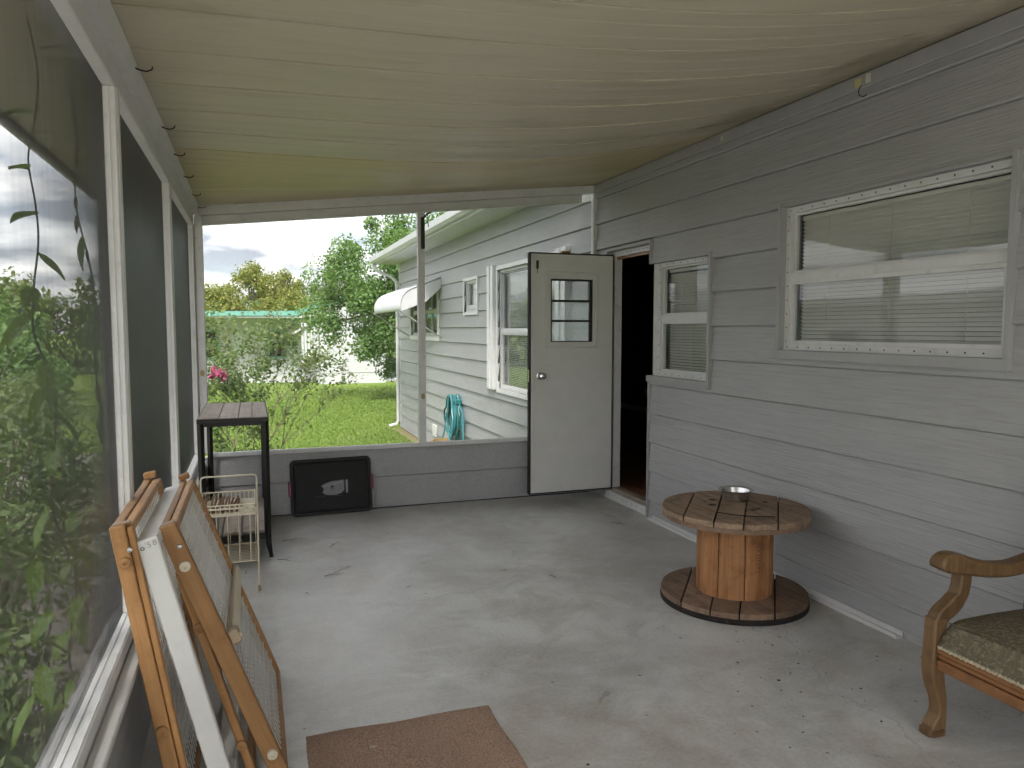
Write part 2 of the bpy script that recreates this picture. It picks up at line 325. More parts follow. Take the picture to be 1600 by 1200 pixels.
# ------------------------------------------------------------------ mesh helpers
class MB:
    def __init__(s): s.v = []; s.f = []
    def add(s, vs, fs):
        k = len(s.v); s.v += [tuple(p) for p in vs]; s.f += [tuple(i+k for i in f) for f in fs]; return s
    def box(s, x0, x1, y0, y1, z0, z1, M=None):
        vs = [Vector((x, y, z)) for z in (z0, z1) for y in (y0, y1) for x in (x0, x1)]
        if M is not None: vs = [M @ p for p in vs]
        return s.add(vs, [(0, 2, 3, 1), (4, 5, 7, 6), (0, 1, 5, 4), (2, 6, 7, 3), (0, 4, 6, 2), (1, 3, 7, 5)])
    def cbox(s, x0, x1, y0, y1, z0, z1, b=.004, M=None):
        """box with chamfered edges"""
        lo = (x0, y0, z0); hi = (x1, y1, z1); vs = []; idx = {}
        for i in range(8):
            c = [(hi if (i >> k) & 1 else lo)[k] for k in range(3)]; sg = [(-1 if (i >> k) & 1 else 1) for k in range(3)]
            for k in range(3):   # vertex that lies on the face normal to axis k
                p = [c[j] + (0 if j == k else sg[j]*b) for j in range(3)]
                idx[(i, k)] = len(vs); vs.append(Vector(p))
        if M is not None: vs = [M @ p for p in vs]
        fs = []
        for k in range(3):
            a, c = [(1, 2), (2, 0), (0, 1)][k]
            for side in (0, 1):
                q = [side << k, (side << k) | (1 << a), (side << k) | (1 << a) | (1 << c), (side << k) | (1 << c)]
                f = [idx[(i, k)] for i in q]; fs.append(f if side else f[::-1])
            for sa in (0, 1):
                for sc in (0, 1):   # the four edges along k
                    i0 = (sa << a) | (sc << c); i1 = i0 | (1 << k)
                    f = [idx[(i0, a)], idx[(i1, a)], idx[(i1, c)], idx[(i0, c)]]
                    fs.append(f if sa == sc else f[::-1])
        for i in range(8):
            f = [idx[(i, 0)], idx[(i, 1)], idx[(i, 2)]]; fs.append(f if bin(i).count('1') % 2 else f[::-1])
        return s.add(vs, fs)
    def tube(s, pts, r, n=8, closed=False, cap=True):
        pts = [Vector(p) for p in pts]; N = len(pts); rr = r if isinstance(r, (list, tuple)) else [r]*N
        rings = []; up = None
        for i, p in enumerate(pts):
            a = pts[i-1] if (i or closed) else p; c = pts[(i+1) % N] if (i < N-1 or closed) else p
            t = (c-a).normalized()
            if up is None: up = Vector((0, 0, 1)) if abs(t.z) < .9 else Vector((1, 0, 0))
            u = (up - t*up.dot(t))
            u = u.normalized() if u.length > 1e-6 else t.orthogonal().normalized(); up = u; w = t.cross(u)
            rings.append([p + (u*math.cos(2*math.pi*j/n) + w*math.sin(2*math.pi*j/n))*rr[i] for j in range(n)])
        vs = [q for rg in rings for q in rg]; fs = []
        for i in range(N if closed else N-1):
            a, c = i*n, ((i+1) % N)*n
            fs += [(a+j, a+(j+1) % n, c+(j+1) % n, c+j) for j in range(n)]
        if cap and not closed: fs += [tuple(range(n))[::-1], tuple((N-1)*n+j for j in range(n))]
        return s.add(vs, fs)
    def lathe(s, prof, n=32, c=(0, 0, 0), M=None):
        vs = []; fs = []
        for r, z in prof: vs += [Vector((c[0]+r*math.cos(2*math.pi*j/n), c[1]+r*math.sin(2*math.pi*j/n), c[2]+z)) for j in range(n)]
        for i in range(len(prof)-1): fs += [(i*n+j, i*n+(j+1) % n, (i+1)*n+(j+1) % n, (i+1)*n+j) for j in range(n)]
        if prof[0][0] > 1e-5: fs.append(tuple(range(n))[::-1])
        if prof[-1][0] > 1e-5: fs.append(tuple((len(prof)-1)*n+j for j in range(n)))
        if M is not None: vs = [M @ p for p in vs]
        return s.add(vs, fs)
    def prism(s, poly, axis, a, b, M=None):
        """extrude a 2-D polygon; axis 0: (y,z), 1: (x,z), 2: (x,y)"""
        def P(p, d): return {0: (d, p[0], p[1]), 1: (p[0], d, p[1]), 2: (p[0], p[1], d)}[axis]
        n = len(poly); vs = [Vector(P(p, a)) for p in poly] + [Vector(P(p, b)) for p in poly]
        if M is not None: vs = [M @ p for p in vs]
        return s.add(vs, [tuple(range(n))[::-1], tuple(range(n, 2*n))] + [(i, (i+1) % n, n+(i+1) % n, n+i) for i in range(n)])
    def mesh(s, name):
        m = bpy.data.meshes.new(name); m.from_pydata([tuple(p) for p in s.v], [], s.f); m.validate(); m.update(); return m
    def build(s, name, mat, parent=None, smooth=False, world=True, fix=True):
        return obj(name, s.mesh(name), mat, parent, smooth, world, fix)
def obj(name, m, mat, parent=None, smooth=False, world=True, fix=True):
    if fix and len(m.polygons) < 20000:
        import bmesh
        bm = bmesh.new(); bm.from_mesh(m); bmesh.ops.recalc_face_normals(bm, faces=bm.faces); bm.to_mesh(m); bm.free()
    if not m.materials: m.materials.append(MATS[mat])
    if smooth:
        m.polygons.foreach_set('use_smooth', [True]*len(m.polygons))
        try: m.set_sharp_from_angle(angle=R(38))
        except Exception: pass
    o = bpy.data.objects.new(name, m); COL.objects.link(o)
    if parent is not None:
        o.parent = parent
        if world and parent.type == 'EMPTY': o.location = -parent.location
    return o
def inst(o, parent, loc=(0, 0, 0), rot=(0, 0, 0), scale=None):
    c = o.copy(); COL.objects.link(c); c.parent = parent; c.location = loc; c.rotation_euler = rot
    if scale: c.scale = scale
    return c
def tag(o, label, cat=None, group=None, kind=None):
    if label: o['label'] = label
    if cat: o['category'] = cat
    if group: o['group'] = group
    if kind: o['kind'] = kind
    return o
def thing(name, label, cat, loc=(0, 0, 0), rot=(0, 0, 0), group=None):
    o = bpy.data.objects.new(name, None); COL.objects.link(o); o.location = loc; o.rotation_euler = rot; o.empty_display_size = .1
    return tag(o, label, cat, group)
def struct(o): o['kind'] = 'structure'; return o
def stuff(o): o['kind'] = 'stuff'; return o
def text_mesh(body, size, depth=.0004):
    c = bpy.data.curves.new('lettering', 'FONT'); c.body = body; c.size = size; c.extrude = depth; c.align_x = 'CENTER'; c.align_y = 'CENTER'; c.resolution_u = 3
    o = bpy.data.objects.new('lettering', c); COL.objects.link(o)
    m = bpy.data.meshes.new_from_object(o.evaluated_get(bpy.context.evaluated_depsgraph_get()))
    bpy.data.objects.remove(o); bpy.data.curves.remove(c); m.materials.clear(); return m

# ================================================================== SETTING
GZ = -.6
XW = 2.97           # outer face of the house wall
g = MB(); N = 60
g.add([(-300, -300, GZ), (300, -300, GZ), (300, 300, GZ), (-300, 300, GZ)], [(0, 1, 2, 3)])
struct(g.build('lawn', 'lawn'))
struct(MB().cbox(-.52, XW+.1, -2.0, 6.27, GZ, 0, .006).build('porch_floor', 'concrete_floor'))

struct(MB().cbox(-5, 6, -7, -2.03, GZ, GZ+.05, .01).build('bounce_pad', 'concrete_floor'))  # unseen concrete pad, added to bounce neutral light into the porch
struct(MB().add([(-40, -30, GZ+.006), (-.53, -30, GZ+.006), (-.53, 9.6, GZ+.006), (-2.2, 14, GZ+.006), (-40, 14, GZ+.006)], [(0, 1, 2, 3, 4)]).build('bounce_gravel', 'gravel', fix=False))  # gravel sheet added to keep the lawn's green bounce off the porch ceiling
# ------------------------------------------------------------------ house along the right
house = thing('lap_sided_house', 'grey lap-sided house along the right with an open white door', 'house', (3.4, 6, GZ))
HY0, HY1 = -2.2, 15.7
OPEN = dict(door=(5.185, 5.925, .03, 2.165), win_a=(4.375, 5.185, 1.135, 2.0), win_b=(2.245, 3.645, 1.375, 2.2),
            ext_a=(7.1, 9.0, .74, 2.235), ext_b=(9.92, 10.58, 1.735, 2.185), ext_c=(12.25, 14.45, 1.37, 2.22))
HOLES = list(OPEN.values())
def cells(y0, y1, z0, z1, holes):
    """free cells of the rectangle after cutting the holes: list of slabs (ya, yb, [(za, zb), ...])"""
    hs = [h for h in holes if h[1] > y0+1e-6 and h[0] < y1-1e-6 and h[3] > z0+1e-6 and h[2] < z1-1e-6]
    ys = sorted({y0, y1, *[min(max(v, y0), y1) for h in hs for v in h[:2]]})
    out = []
    for a, b in zip(ys, ys[1:]):
        if b-a < 1e-6: continue
        free = [(z0, z1)]
        for h in hs:
            if h[0] < b-1e-6 and h[1] > a+1e-6:
                nf = []
                for p, q in free:
                    if h[3] <= p or h[2] >= q: nf.append((p, q)); continue
                    if h[2] > p+1e-4: nf.append((p, h[2]))
                    if h[3] < q-1e-4: nf.append((h[3], q))
                free = nf
        out.append((a, b, free))
    return out
# backing wall (0.10 thick) with the openings cut out
wb = MB()
for a, b, fr in cells(HY0, HY1, GZ, 2.95, HOLES):
    for p, q in fr: wb.box(XW+.006, XW+.11, a, b, p, q)
wb.build('wall', 'grey_trim', house, fix=False)
# lap boards, one object per board length
ROW0, ROWH = .145-4*.2285+.0, .2285
k = 0
while ROW0 + k*ROWH < 2.92:
    z0 = ROW0 + k*ROWH; z1 = min(z0+ROWH, 2.93); k += 1
    if z1 < GZ: continue
    z0 = max(z0, GZ+.02); off = rng.uniform(.0, 1.0)
    runs = []
    for sec in ((HY0, 6.2), (6.2, HY1)):
        if sec[0] < 6 and z1 < .0: continue
        cur = []
        for a, b, fr in cells(sec[0], sec[1], z0, z1, HOLES):
            if not fr:
                if cur: runs.append(cur); cur = []
            else: cur.append((a, b, fr))
        if cur: runs.append(cur)
    for run in runs:
        m = MB()
        for a, b, fr in run:
            for p, q in fr:
                def prj(z): return XW - (.026 - .024*(z-z0)/(z1-z0))
                cz = .006 if p == z0 else 0.0; tz = q - (.004 if q == z1 else 0)
                m.add([(prj(p), a, p+cz), (prj(p), b, p+cz), (prj(q), b, tz), (prj(q), a, tz), (XW+.006, a, p), (XW+.006, b, p), (XW+.006, b, tz), (XW+.006, a, tz), (prj(p)+cz*1.2, a, p), (prj(p)+cz*1.2, b, p)],
                      [(0, 3, 2, 1), (8, 0, 1, 9), (8, 9, 5, 4), (3, 7, 6, 2), (0, 8, 4, 7, 3), (1, 2, 6, 5, 9)])
        m.build('siding_board', 'siding_paint', house, fix=False)
# remaining outer walls, roof, eave
MB().box(XW+.006, 9.6, HY1-.1, HY1, GZ, 2.95).build('end_wall', 'siding_paint', house)
MB().box(9.5, 9.6, HY0, HY1-.1, GZ, 2.95).build('far_wall', 'siding_paint', house)
MB().box(XW+.12, 9.5, HY0, HY0+.1, GZ, 2.95).build('near_wall', 'siding_paint', house)
MB().prism([(2.5, 2.93), (6.3, 3.75), (10.1, 2.93), (10.1, 2.99), (6.3, 3.82), (2.5, 2.99)], 1, 6.33, 16.1).build('roof', 'roof_grey', house)
MB().prism([(XW-.02, 2.965), (6.3, 3.7), (10.1, 2.93), (10.1, 2.99), (6.3, 3.82), (XW-.02, 3.0)], 1, HY0-.3, 6.33).build('roof', 'roof_grey', house)
MB().box(2.52, XW+.1, 6.34, 16.08, 2.865, 2.885).build('soffit', 'gutter_white', house)
MB().cbox(2.50, 2.525, 6.34, 16.1, 2.84, 2.985, .004).build('fascia', 'gutter_white', house)
gu = MB(); gu.prism([(2.50, 2.99), (2.50, 2.87), (2.44, 2.865), (2.395, 2.90), (2.385, 2.985), (2.395, 2.99), (2.405, 2.91), (2.445, 2.88), (2.49, 2.885), (2.49, 2.99)], 1, 6.5, 16.12)
gu.build('gutter', 'gutter_white', house)
ds = MB(); ds.tube([(2.46, 15.95, 2.88), (2.46, 15.95, 2.80), (2.55, 15.9, 2.70), (2.80, 15.83, 2.60), (2.91, 15.77, 2.48), (2.915, 15.75, 2.3), (2.915, 15.75, GZ+.15), (2.88, 15.75, GZ+.07), (2.72, 15.75, GZ+.03)], .038, 8)
ds.build('downspout', 'gutter_white', house, True)
MB().cbox(XW-.022, XW+.03, HY1-.05, HY1+.012, GZ, 2.86, .003).build('corner_trim', 'white_aluminium', house)
# room behind the open door
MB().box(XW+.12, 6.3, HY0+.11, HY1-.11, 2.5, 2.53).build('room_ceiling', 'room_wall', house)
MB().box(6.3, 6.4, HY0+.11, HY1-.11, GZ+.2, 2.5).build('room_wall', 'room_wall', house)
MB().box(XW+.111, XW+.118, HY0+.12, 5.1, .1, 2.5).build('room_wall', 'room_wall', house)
MB().box(6.285, 6.299, 4, HY1-.2, .075, .16).build('baseboard', 'door_paint', house)
yy = HY0+.2; i = 0
pl = None
for i in range(26):
    x0 = XW+.012 + i*.128
    MB().box(x0, x0+.1255, 4.0, 13.5, .04, .075).build('floorboard', 'wood_floor', house)
MB().box(XW+.012, 6.3, HY0+.15, 15.5, -.02, .038).build('room_floor', 'wood_floor', house)
ol = MB().cbox(6.288, 6.3, 11.15, 11.23, .36, .48, .003).build('outlet', 'outlet', house)
for dz in (.395, .435): MB().box(6.285, 6.289, 11.17, 11.21, dz-.012, dz+.012).build('socket', 'room_wall', ol)

# door frame, threshold and the trim round the openings
def frame_rect(m, x0, x1, y0, y1, z0, z1, w, parts='LRTB'):
    if 'L' in parts: m.box(x0, x1, y1-w, y1, z0, z1)
    if 'R' in parts: m.box(x0, x1, y0, y0+w, z0, z1)
    if 'T' in parts: m.box(x0, x1, y0+w, y1-w, z1-w, z1)
    if 'B' in parts: m.box(x0, x1, y0+w, y1-w, z0, z0+w)
def screws(parent, rows, r=.0045):
    m = MB()
    for x, pts in rows:
        for y, z in pts: m.cbox(x-.003, x, y-r, y+r, z-r, z+r, .0015)
    return stuff(m.build('screw_heads', 'screw', parent))
dj = MB()
dj.box(XW+.03, XW+.10, 5.89, 5.925, .03, 2.165); dj.box(XW+.03, XW+.10, 5.185, 5.215, .03, 2.165); dj.box(XW+.03, XW+.10, 5.215, 5.89, 2.12, 2.165)
djo = dj.build('door_frame', 'white_aluminium', house)
MB().box(XW+.05, XW+.09, 5.215, 5.89, 2.098, 2.12).build('stop', 'wood_floor', djo)
MB().cbox(XW-.03, XW+.02, 5.2, 5.93, .004, .075, .004).build('threshold', 'white_aluminium', djo)
MB().cbox(XW+.02, XW+.10, 5.215, 5.89, .03, .095, .004).build('sill_board', 'wood_table', djo)
screws(djo, [(XW-.03, [(5.25+i*.085, .05) for i in range(8)]), (XW+.03, [(5.2, .25+i*.16) for i in range(6)]), (XW+.03, [(5.25+i*.07, 2.142) for i in range(9)])])
# corner trims that finish the siding
tr = MB()
tr.box(XW-.034, XW+.03, 5.172, 5.184, .0, 1.13)                 # edge below the small window
tr.box(XW-.034, XW+.03, 5.172, 5.1845, 2.0, 2.19)
tr.box(XW-.032, XW+.03, 5.186, 5.95, 2.166, 2.185); tr.box(XW-.03, XW+.03, 4.36, 5.172, 2.0, 2.012); tr.box(XW-.03, XW+.03, 5.926, 5.94, .0, 2.165)
tr.build('opening_trim', 'grey_trim', house)

def sheet(x, y0, y1, z0, z1): return MB().add([(x, y0, z0), (x, y0, z1), (x, y1, z1), (x, y1, z0)], [(0, 1, 2, 3)])
def blind(parent, x, y0, y1, z0, z1, mat, tilt=50, pitch=.0215, cords=2, near=None):
    n = int((z1-z0)/pitch); w = .0125
    sm = MB(); a = R(tilt); pr = []
    for t in (-1, -.33, .33, 1): pr.append((t*w*math.cos(a) + (1-t*t)*.0016*math.sin(a), -t*w*math.sin(a) + (1-t*t)*.0016*math.cos(a)))
    sm.add([(p[0], y, p[1]) for y in (y0, y1) for p in pr], [(i, i+1, i+5, i+4) for i in range(3)])
    s0 = None
    for i in range(n):
        z = z0 + (i+.6)*pitch
        if s0 is None: s0 = sm.build('slat', mat, parent, True); s0.location = (x, 0, z)
        else: inst(s0, parent, (x, 0, z), (0, R(rng.normal(0, 2.0)), 0))
    MB().cbox(x-.014, x+.014, y0, y1, z1-.004, z1+.02, .003).build('head_rail', mat, parent)
    for c in range(cords):
        y = y0 + (y1-y0)*((c+.5)/cords if cords > 1 else .72); MB().tube([(x-.016, y, z0), (x-.016, y, z1)], .0012, 5).build('blind_cord', 'plastic_ivory', parent)
def window(name, y0, y1, z0, z1, rail, bmat, upper=True, hole_step=.09, cords=2, blinds=True, label=None):
    fw = .034
    m = MB(); frame_rect(m, XW+.004, XW+.06, y0, y1, z0, z1, fw); m.box(XW+.012, XW+.05, y0+fw, y1-fw, rail-.017, rail+.028)
    m.box(XW-.004, XW+.004, y0+.006, y1-.006, z0+.004, z0+.012)
    w = m.build(name, 'white_aluminium', house)
    s = MB(); frame_rect(s, XW+.02, XW+.045, y0+fw, y1-fw, z0+fw, rail-.017, .022); s.build('lower_sash', 'white_aluminium', w)
    s = MB(); frame_rect(s, XW+.032, XW+.056, y0+fw, y1-fw, rail+.028, z1-fw, .014); s.build('upper_sash', 'white_aluminium', w)
    sheet(XW+.033, y0+fw+.02, y1-fw-.02, z0+fw+.02, rail-.037).build('pane', 'window_glass', w)
    sheet(XW+.043, y0+fw+.012, y1-fw-.012, rail+.04, z1-fw-.012).build('pane', 'window_glass', w)
    ny = int((y1-y0)/hole_step); nz_ = int((z1-z0)/hole_step)
    screws(w, [(XW+.004, [(y0+.03+i*(y1-y0-.06)/ny, zz_) for i in range(ny+1) for zz_ in (z0+.018, z1-.018)] + [(y1-.018, z0+.05+i*(z1-z0-.1)/nz_) for i in range(nz_+1)])], .0042)
    if blinds: blind(w, XW+.085, y0+.05, y1-.05, z0+.045, z1-.07, bmat, cords=cords)
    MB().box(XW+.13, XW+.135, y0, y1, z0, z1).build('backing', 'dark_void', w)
    return w
w = window('window', *OPEN['win_a'][:1], 5.105, 1.135, 2.0, 1.575, 'blind_cream', cords=1, hole_step=.1)
tag(w, 'small double-hung window with cream blind beside the door')
MB().box(XW+.002, XW+.06, 5.1055, 5.14, 1.135, 2.0).build('mullion', 'white_aluminium', w)
t = MB(); t.box(XW-.042, XW+.03, 4.352, 4.374, 1.135, 2.02); t.box(XW-.046, XW+.02, 4.346, 5.184, 1.085, 1.134); t.build('casing', 'grey_trim', w)
w = window('window', *OPEN['win_b'], 1.795, 'blind_cream', cords=3, hole_step=.088)
tag(w, 'wide window with cream blind above the wooden spool')
t = MB(); t.box(XW-.042, XW+.03, 3.646, 3.668, 1.375, 2.222); t.box(XW-.042, XW+.03, 2.222, 2.244, 1.375, 2.222); t.box(XW-.036, XW+.02, 2.244, 3.646, 2.201, 2.216); t.box(XW-.047, XW+.02, 2.216, 3.69, 1.325, 1.374); t.build('casing', 'grey_trim', w)
w = window('window', *OPEN['ext_a'], 1.46, 'blind_white', cords=2)
tag(w, 'tall shuttered window in the outside wall behind the open door')
t = MB(); frame_rect(t, XW-.036, XW-.0, 7.05, 9.05, .69, 2.285, .05); t.build('casing', 'white_paint', w)
for yb in (9.06, 6.74):
    sh = MB(); 
    for j, (dy, px) in enumerate(((0, .05), (.075, .035), (.15, .05), (.225, .035))): sh.cbox(XW-.03-px, XW-.002, yb+dy, yb+dy+.072, .72, 2.3, .004)
    sh.build('shutter', 'white_paint', w)
w = window('window', *OPEN['ext_b'], 1.795, 'blind_white', blinds=False, hole_step=.3)
w['label'] = 'small square bathroom window in the outside wall'
MB().box(XW+.09, XW+.1, 9.93, 10.57, 1.75, 2.18).build('curtain', 'blind_white', w)
t = MB(); frame_rect(t, XW-.036, XW, 9.88, 10.62, 1.695, 2.225, .04); t.build('casing', 'white_paint', w)
w = window('window', *OPEN['ext_c'], 1.8, 'blind_cream', blinds=False, hole_step=.3)
w['label'] = 'window under the white metal awning in the outside wall'
t = MB(); frame_rect(t, XW-.036, XW, 12.17, 14.53, 1.29, 2.3, .08); t.build('casing', 'white_paint', w)
for yb in (12.85, 13.35, 13.85): MB().box(XW+.015, XW+.05, yb-.02, yb+.02, 1.41, 2.18).build('mullion', 'white_aluminium', w)
# awning of curved ribbed sheet
aw = MB(); prof = []
for i in range(7): prof.append((XW-.02-.50*i/6, 2.33-.20*i/6))
for i in range(1, 9): a = R(22+i*10.5); prof.append((XW-.52-.27*(math.sin(a)-math.sin(R(22))), 2.13-.27*(math.cos(R(22))-math.cos(a))-.02*i/8))
ny = 60
vs = []; fs = []
for j in range(ny+1):
    y = 12.0 + 2.7*j/ny; rb = .012 if j % 3 == 0 else 0
    for (x, z) in prof: vs.append((x-rb*.6, y, z+rb))
for j in range(ny):
    for i in range(14): a = j*15+i; fs.append((a, a+1, a+16, a+15))
aw.add(vs, fs)
awn = aw.build('awning', 'gutter_white', house, True)
sd = awn.modifiers.new('sheet', 'SOLIDIFY'); sd.thickness = .006
for ya in (12.02, 14.68):
    MB().prism([(XW-.02, 2.32)] + prof[3:8:2] + prof[8::2] + [(XW-.28, 1.93), (XW-.02, 2.17)], 1, ya-.004, ya+.004).build('awning_side', 'gutter_white', house)
    MB().tube([(2.25, ya, 1.80), (XW-.02, ya, 1.35)], .013, 6).build('awning_arm', 'galvanised', house)
MB().cbox(XW-.028, XW-.002, 12.42, 12.7, -.36, -.16, .004).build('vent', 'white_paint', house)

# the open door, hinged at the far jamb
DX0, DX1, DY = 2.215, 2.975, 5.88
d = MB()
for a, b, fr in cells(DX0, DX1, .095, 2.125, [(2.395, 2.785, 1.385, 1.92)]):
    for p, q in fr: d.box(a, b, DY, DY+.042, p, q)
door = d.build('door', 'door_paint', house); door['label'] = 'white door with louvred glass standing wide open'
e = MB(); frame_rect2 = [(DX0-.006, DX1+.004, .085, .095), (DX0-.006, DX1+.004, 2.125, 2.137)]
for a, b, p, q in frame_rect2: e.box(a, b, DY-.003, DY+.048, p, q)
e.box(DX0-.012, DX0, DY-.003, DY+.048, .085, 2.137); e.box(DX1, DX1+.008, DY-.003, DY+.048, .085, 2.137)
e.build('edge_strip', 'black_rubber', door)
e = MB(); e.cbox(DX0+.004, DX0+.03, DY-.006, DY-.0005, .1, 2.12, .002); e.build('edge_bead', 'door_paint', door)
e = MB()
for (a, b, p, q) in ((2.345, 2.835, 1.335, 1.36), (2.345, 2.835, 1.955, 1.98), (2.345, 2.37, 1.36, 1.955), (2.81, 2.835, 1.36, 1.955)): e.cbox(a, b, DY-.009, DY-.0005, p, q, .003)
e.build('window_moulding', 'door_paint', door)
e = MB(); e.box(2.3955, 2.407, DY+.004, DY+.038, 1.386, 1.919); e.box(2.755, 2.7845, DY+.002, DY+.038, 1.386, 1.919); e.box(2.407, 2.755, DY+.004, DY+.038, 1.905, 1.919); e.box(2.407, 2.755, DY+.004, DY+.038, 1.386, 1.394)
e.build('louvre_frame', 'black_steel', door)
for zc in (1.565, 1.735):
    MB().box(2.407, 2.755, DY+.002, DY+.02, zc-.009, zc+.009).build('louvre_clip', 'black_steel', door)
for p, q, mt in ((1.394, 1.556, 'frosted_glass'), (1.574, 1.726, 'frosted_glass'), (1.744, 1.905, 'window_glass')):
    MB().add([(2.405, DY+.014, p-.004), (2.757, DY+.014, p-.004), (2.757, DY+.014, q+.004), (2.405, DY+.014, q+.004)], [(0, 1, 2, 3)]).build('louvre_pane', mt, door)
MB().tube([(2.765, DY-.002, 1.42), (2.772, DY-.008, 1.6), (2.765, DY-.002, 1.8), (2.77, DY-.006, 1.89)], .004, 6).build('louvre_rod', 'black_steel', door)
Mk = Matrix.Translation((2.30, DY, 1.10)) @ Matrix.Rotation(R(90), 4, 'X')
kn = MB(); kn.lathe([(.0, 0), (.032, 0), (.032, .005), (.014, .009), (.012, .03), (.026, .037), (.031, .052), (.027, .066), (.012, .072), (0, .072)], 24, M=Mk); kn.build('knob', 'chrome', door, True)
MB().cbox(DX0-.015, DX0-.011, DY+.008, DY+.034, 1.05, 1.15, .001).build('latch_plate', 'chrome', door)
e = MB(); e.cbox(2.262, 2.282, DY-.014, DY, 2.0, 2.07, .003); e.tube([(2.27, DY-.012, 2.0), (2.268, DY-.014, 1.96)], .003, 5); e.build('bolt', 'black_steel', door)
e = MB(); e.cbox(2.52, 2.60, DY+.05, DY+.12, 2.12, 2.165, .004); e.build('closer', 'cap_gold', door)
for zc in (.3, 1.1, 1.9): MB().tube([(DX1+.016, DY+.02, zc-.05), (DX1+.016, DY+.02, zc+.05)], .008, 8).build('hinge', 'galvanised', door)

# ------------------------------------------------------------------ porch frame, roof, knee walls, screens
porch = thing('screened_porch', 'white-framed screened porch with cream panel ceiling and grey knee walls', 'porch', (0, 0, 0))
XL = -.40          # inner face of the left frame
def zc_line(x): return 2.425 + (x-XL)*(2.79-2.425)/(XW-XL)
def zceil(x, y):
    t_ = (x-XL)/(XW-XL); sag = .125*max(0, min(1, (6.1-y)/1.6))
    f = math.sin(math.pi*max(0, min(1, t_))**1.15)
    return zc_line(x) - sag*max(0, f)*(1+.12*math.sin(y*1.7)) + .0
NX = 64
def panel(y0, y1, mat, jit):
    vs = []; fs = []
    xs = [-.92 + (XW-.004+.92)*i/NX for i in range(NX+1)]
    ysec = [(y0+.0075, .035), (y0+.0085, .001), (y0+.0105, 0), (y0+.12, 0), (y0+.123, .0009), (y0+.126, 0), (y0+.24, 0), (y0+.243, .0009), (y0+.246, 0), (y1-.0105, 0), (y1-.0085, .001), (y1-.0075, .035)]
    for x in xs:
        for y, dz in ysec: vs.append((x, y, zceil(x, (y0+y1)/2*.3+y*.7)+dz))
    n = len(ysec)
    for i in range(NX):
        for j in range(n-1): a = i*n+j; fs.append((a, a+1, a+n+1, a+n))
    return MB().add(vs, fs).build('roof_panel', mat, porch, False)
yb = -2.4; step = .361
edges = []
y = 6.24
ylist = [6.24, 5.84, 5.45, 5.04, 4.65, 4.27]
while ylist[-1] > -1.7: ylist.append(ylist[-1]-step)
for i, (b_, a_) in enumerate(zip(ylist, ylist[1:])):
    panel(a_, b_, 'ceiling_tan' if i in (2, 4) else 'ceiling_tan' if i == 3 else 'ceiling_yellow' if i < 2 else 'ceiling_cream', .0025*rng.uniform(-1, 1))
# roof skin above the panels, closes the top
sk = MB(); vs = []
sk.prism([(-.93, zc_line(-.93)+.05), (XW-.005, zc_line(XW)+.05), (XW-.005, zc_line(XW)+.10), (-.93, zc_line(-.93)+.10)], 1, -1.95, 6.3); sk.build('roof_deck', 'gutter_white', porch)
MB().cbox(-.955, -.931, -1.95, 6.3, zc_line(-.93)-.035, zc_line(-.93)+.11, .004).build('fascia', 'gutter_white', porch)
def groove_box(m, x0, x1, y0, y1, z0, z1, face, n=3, d=.003):
    """frame member with raised ribs on one face"""
    m.cbox(x0, x1, y0, y1, z0, z1, .003)
    for i in range(n):
        f0 = (i+.22)/n; f1 = (i+.78)/n
        if face == '-y': m.box(x0+(x1-x0)*f0, x0+(x1-x0)*f1, y0-d, y0+.001, z0+.001, z1-.001)
        if face == '+x': m.box(x1-.001, x1+d, y0+(y1-y0)*f0, y0+(y1-y0)*f1, z0+.001, z1-.001)
        if face == '+z': m.box(x0+(x1-x0)*f0, x0+(x1-x0)*f1, y0+.001, y1-.001, z1-.001, z1+d)
SILL = .532
# left side: beam, sill, posts
bm_ = MB(); bm_.cbox(-.475, XL+.0, -1.9, 6.25, 2.285, 2.365, .004); bm_.prism([(-.46, 2.364), (XL+.03, 2.364), (XL+.045, zceil(XL+.04, 4)-.004), (-.46, zceil(-.46, 4)-.004)], 1, -1.9, 6.25)
bm_.build('eave_beam', 'white_aluminium', porch)
m = MB(); groove_box(m, -.468, -.392, -1.9, 6.15, SILL-.045, SILL, '+z', 3); m.build('sill', 'white_aluminium', porch)
m = MB(); m.cbox(-.391, -.352, -1.9, 6.15, SILL-.075, SILL-.05, .003); m.build('sill_ledge', 'white_aluminium', porch)
POSTY = (-1.85, .4, 2.77, 4.46, 6.15)
for i, py in enumerate(POSTY):
    m = MB(); groove_box(m, -.468, -.398, py, py+.055, SILL+.004, 2.285, '-y', 4)
    for q in range(3): m.box(-.399, -.3955, py+.008+q*.016, py+.018+q*.016, SILL+.006, 2.284)
    m.build('post', 'white_aluminium', porch)
for a, b in zip(POSTY, POSTY[1:]):
    MB().add([(-.437, a+.055, SILL), (-.437, b, SILL), (-.437, b, 2.285), (-.437, a+.055, 2.285)], [(0, 1, 2, 3)]).build('insect_screen', 'insect_screen_side', porch)
for j, (a, b) in enumerate(((.0, .235), (.235, SILL-.075))):
    MB().prism([(-.45, a), (-.405+.004, a), (-.409, b), (-.45, b)], 1, -1.9, 6.19).build('knee_board', 'siding_paint', porch)
MB().box(-.5, -.452, -1.9, 6.2, GZ, SILL-.05).build('knee_wall', 'grey_trim', porch)
